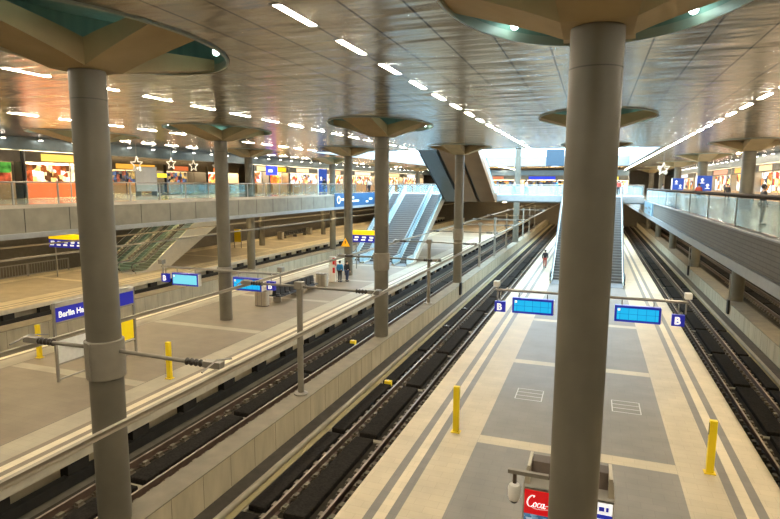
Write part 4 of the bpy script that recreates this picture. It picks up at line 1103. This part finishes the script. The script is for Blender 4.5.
def person(label, loc, rotz, jac, tro, hair, walk=0.0, scale=1.0, lean=0.0, sub=1, armsfwd=0.0, hatc=None):
    root = thing('person', label, 'person', loc, rotz); root.scale = (scale,)*3
    w_ = walk
    L_ = {'pel': (0, 0, .95), 'sp': (0, -lean*.4, 1.15), 'ch': (0, -lean*.8, 1.36), 'ne': (0, -lean, 1.50), 'hb': (0, -lean - .015, 1.575), 'he': (0, -lean - .02, 1.655), 'ht': (0, -lean - .005, 1.72), 'no': (0, -lean - .115, 1.63)}
    V = []; idx = {}; E_ = []; R_ = []
    def add(k, p, r, par=None):
        idx[k] = len(V); V.append(p); R_.append(r)
        if par: E_.append((idx[par], idx[k]))
    add('pel', L_['pel'], (.155, .11)); add('sp', L_['sp'], (.14, .10), 'pel'); add('ch', L_['ch'], (.165, .11), 'sp'); add('ne', L_['ne'], .055, 'ch'); add('hb', L_['hb'], .075, 'ne'); add('he', L_['he'], (.078, .10), 'hb'); add('ht', L_['ht'], .062, 'he'); add('no', L_['no'], .016, 'he')
    J = {}
    for s, n in ((-1, 'l'), (1, 'r')):
        sw = w_*s
        J['sh' + n] = (s*.185, -lean*.9, 1.41); J['el' + n] = (s*.245, sw*.16 - armsfwd*.15 - lean*.5 + .02, 1.13); J['wr' + n] = (s*(.235 - armsfwd*.1), sw*.30 - armsfwd*.34 - .05 - lean*.4, .90 + armsfwd*.18)
        J['hi' + n] = (s*.095, 0, .90); J['kn' + n] = (s*.105, -sw*.20 - .02, .50); J['an' + n] = (s*.105, -sw*.34 + (.10 if sw < 0 else 0)*abs(w_) + .02, .085 + (.06*abs(w_) if sw < 0 else 0)); J['to' + n] = (s*.115, J['an' + n][1] - .16, .04)
        add('sh' + n, J['sh' + n], .062, 'ch'); add('el' + n, J['el' + n], .044, 'sh' + n); add('wr' + n, J['wr' + n], .03, 'el' + n)
        hw_ = Vector(J['wr' + n]); d = (hw_ - Vector(J['el' + n])).normalized(); pm_ = hw_ + d*.07
        add('pa' + n, tuple(pm_), (.034, .02), 'wr' + n)
        for f, (fx_, fl) in enumerate(((-.028, .062), (-.010, .075), (.010, .07), (.028, .055))):
            b_ = pm_ + d*.03 + Vector((0, fx_, 0)); add(f'f{f}{n}', tuple(b_), .0095, 'pa' + n); add(f'g{f}{n}', tuple(b_ + d*fl + Vector((-s*.018, 0, 0))), .008, f'f{f}{n}')
        t0 = hw_ + d*.03 + Vector((0, -.035, 0)); add('t' + n, tuple(t0), .011, 'wr' + n); add('u' + n, tuple(t0 + d*.05 + Vector((-s*.01, -.02, 0))), .009, 't' + n)
        add('hi' + n, J['hi' + n], .092, 'pel'); add('kn' + n, J['kn' + n], .058, 'hi' + n); add('an' + n, J['an' + n], .042, 'kn' + n); add('to' + n, J['to' + n], .036, 'an' + n)
    skin_mesh('body', V, E_, R_, skin, root, sub)
    # jacket
    V, idx, E_, R_ = [], {}, [], []
    add('b', (0, 0, .88), (.19, .15)); add('sp', L_['sp'], (.17, .135), 'b'); add('ch', L_['ch'], (.19, .14), 'sp'); add('ne', (0, -lean, 1.475), .085, 'ch')
    for n in 'lr':
        add('sh' + n, J['sh' + n], .085, 'ch'); add('el' + n, J['el' + n], .066, 'sh' + n); e_ = Vector(J['el' + n]); wv = Vector(J['wr' + n]); add('wr' + n, tuple(e_ + (wv - e_)*.96), .047, 'el' + n)
    skin_mesh('jacket', V, E_, R_, jac, root, sub)
    V, idx, E_, R_ = [], {}, [], []
    add('p', (0, 0, .95), (.168, .125))
    for n in 'lr':
        add('hi' + n, J['hi' + n], .112, 'p'); add('kn' + n, J['kn' + n], .078, 'hi' + n); a = Vector(J['an' + n]); k_ = Vector(J['kn' + n]); add('an' + n, tuple(k_ + (a - k_)*.97), .06, 'kn' + n)
    skin_mesh('trousers', V, E_, R_, tro, root, sub)
    for n in 'lr':
        a = J['an' + n]; b = MB(); b.rbox(a[0] - .05, a[0] + .05, a[1] - .21, a[1] + .07, a[2] - .085, a[2] + .005, .03); b.build('shoe', blackm, root, smooth=True)
    b = MB(); b.ball((0, -lean + .018, 1.675), .108, sz=1.0); b.build('hair', hair, root, smooth=True)
    for s in (-1, 1):
        b = MB(); b.ball((s*.032, -lean - .108, 1.662), .012, 8, 5); b.build('eye', blackm, root, smooth=True)
        b = MB(); b.ball((s*.085, -lean - .01, 1.645), .024, 8, 5, 1.3); b.build('ear', skin, root, smooth=True)
    return root
def cloth(n, c): return mat('cloth_' + n, c, rough=.8, noise=.08, scale=12)
blu, drk, wht, redd, gry, tan_, navy = cloth('blue', (.02, .24, .55)), cloth('dark', (.025, .025, .03)), cloth('white', (.7, .68, .64)), cloth('red', (.38, .06, .04)), cloth('grey', (.25, .25, .26)), cloth('tan', (.4, .3, .18)), cloth('navy', (.04, .06, .14))
hb, hd = mat('hair_brown', (.06, .035, .02), noise=0), mat('hair_dark', (.02, .015, .012), noise=0)
person('person in a bright blue jacket standing with back turned by the red and white post', (-19.35, 41.3, 0), PI, blu, drk, hd, .1)
person('person in dark and white clothes standing next to the person in blue', (-18.9, 41.7, 0), PI*.9, drk, navy, hb, .15)
person('person in a dark jacket and reddish trousers walking away alone on the middle platform', (-4.22, 56.1, 0), PI, drk, redd, hd, .7)
person('dark-clad person standing behind the handrail of the glass-sided gallery', (6.35, 26.2, FR), PI*.5, drk, drk, hd, .1, .93)
bw = [(-4.15, 'person in pale blue walking on the bridge, tallest in the group', blu, gry), (-1.9, 'person in dark jacket on the bridge beside the person in pale blue', drk, navy), (-1.2, 'person in grey on the bridge by the escalator', gry, drk),
      (-7.6, 'person in white on the bridge near the pale column', wht, navy), (-9.2, 'person in tan coat on the bridge beside the bronze undersides', tan_, drk), (2.6, 'person in red jacket on the bridge at the glass-sided gallery end', redd, drk)]
for k, (x, lab, j_, t_) in enumerate(bw): person(lab, (x, 68.2 + (k % 3)*1.4, bz), [PI/2, -PI/2, PI][k % 3], j_, t_, [hb, hd][k % 2], .5)
sg = [(-29.3, 58.5, 'person in dark coat on the shop gallery before the red-orange shop', drk, navy), (-33.2, 66.0, 'person in grey walking before the long white shop', gry, drk), (-28.6, 70.5, 'person in white on the shop gallery near the blue banner', wht, drk),
      (-31.5, 77.0, 'person in tan on the shop gallery past the blue pillar', tan_, navy), (-29.0, 29.5, 'person in pale clothes strolling before the warm food shop', wht, gry)]
for k, (x, y, lab, j_, t_) in enumerate(sg[:4]): person(lab, (x, y, FL), [0, PI/2, PI, -PI/2][k], j_, t_, [hd, hb][k % 2], .4)
gg = [(8.0, 52, 'person in red top on the glass-sided gallery', redd, drk), (11.8, 61, 'person in dark coat before the shops of the glass-sided gallery', drk, drk), (7.6, 74, 'distant person on the glass-sided gallery by the second blue panel', gry, navy)]
for k, (x, y, lab, j_, t_) in enumerate(gg): person(lab, (x, y, FR), [PI, 0, PI/2][k], j_, t_, [hd, hb][k % 2], .4)

# ------------------------------------------------------------------ view
vs = SC.view_settings
SC.display_settings.display_device = 'sRGB'
vs.view_transform = 'Standard'; vs.look = 'None'; vs.gamma = 1.0; vs.use_curve_mapping = False; vs.exposure = 0.0
cy = SC.cycles
cy.use_denoising = True; cy.max_bounces = 6; cy.diffuse_bounces = 3; cy.glossy_bounces = 3; cy.transmission_bounces = 4; cy.transparent_max_bounces = 12
cy.sample_clamp_indirect = 6.0; cy.caustics_reflective = False; cy.caustics_refractive = False
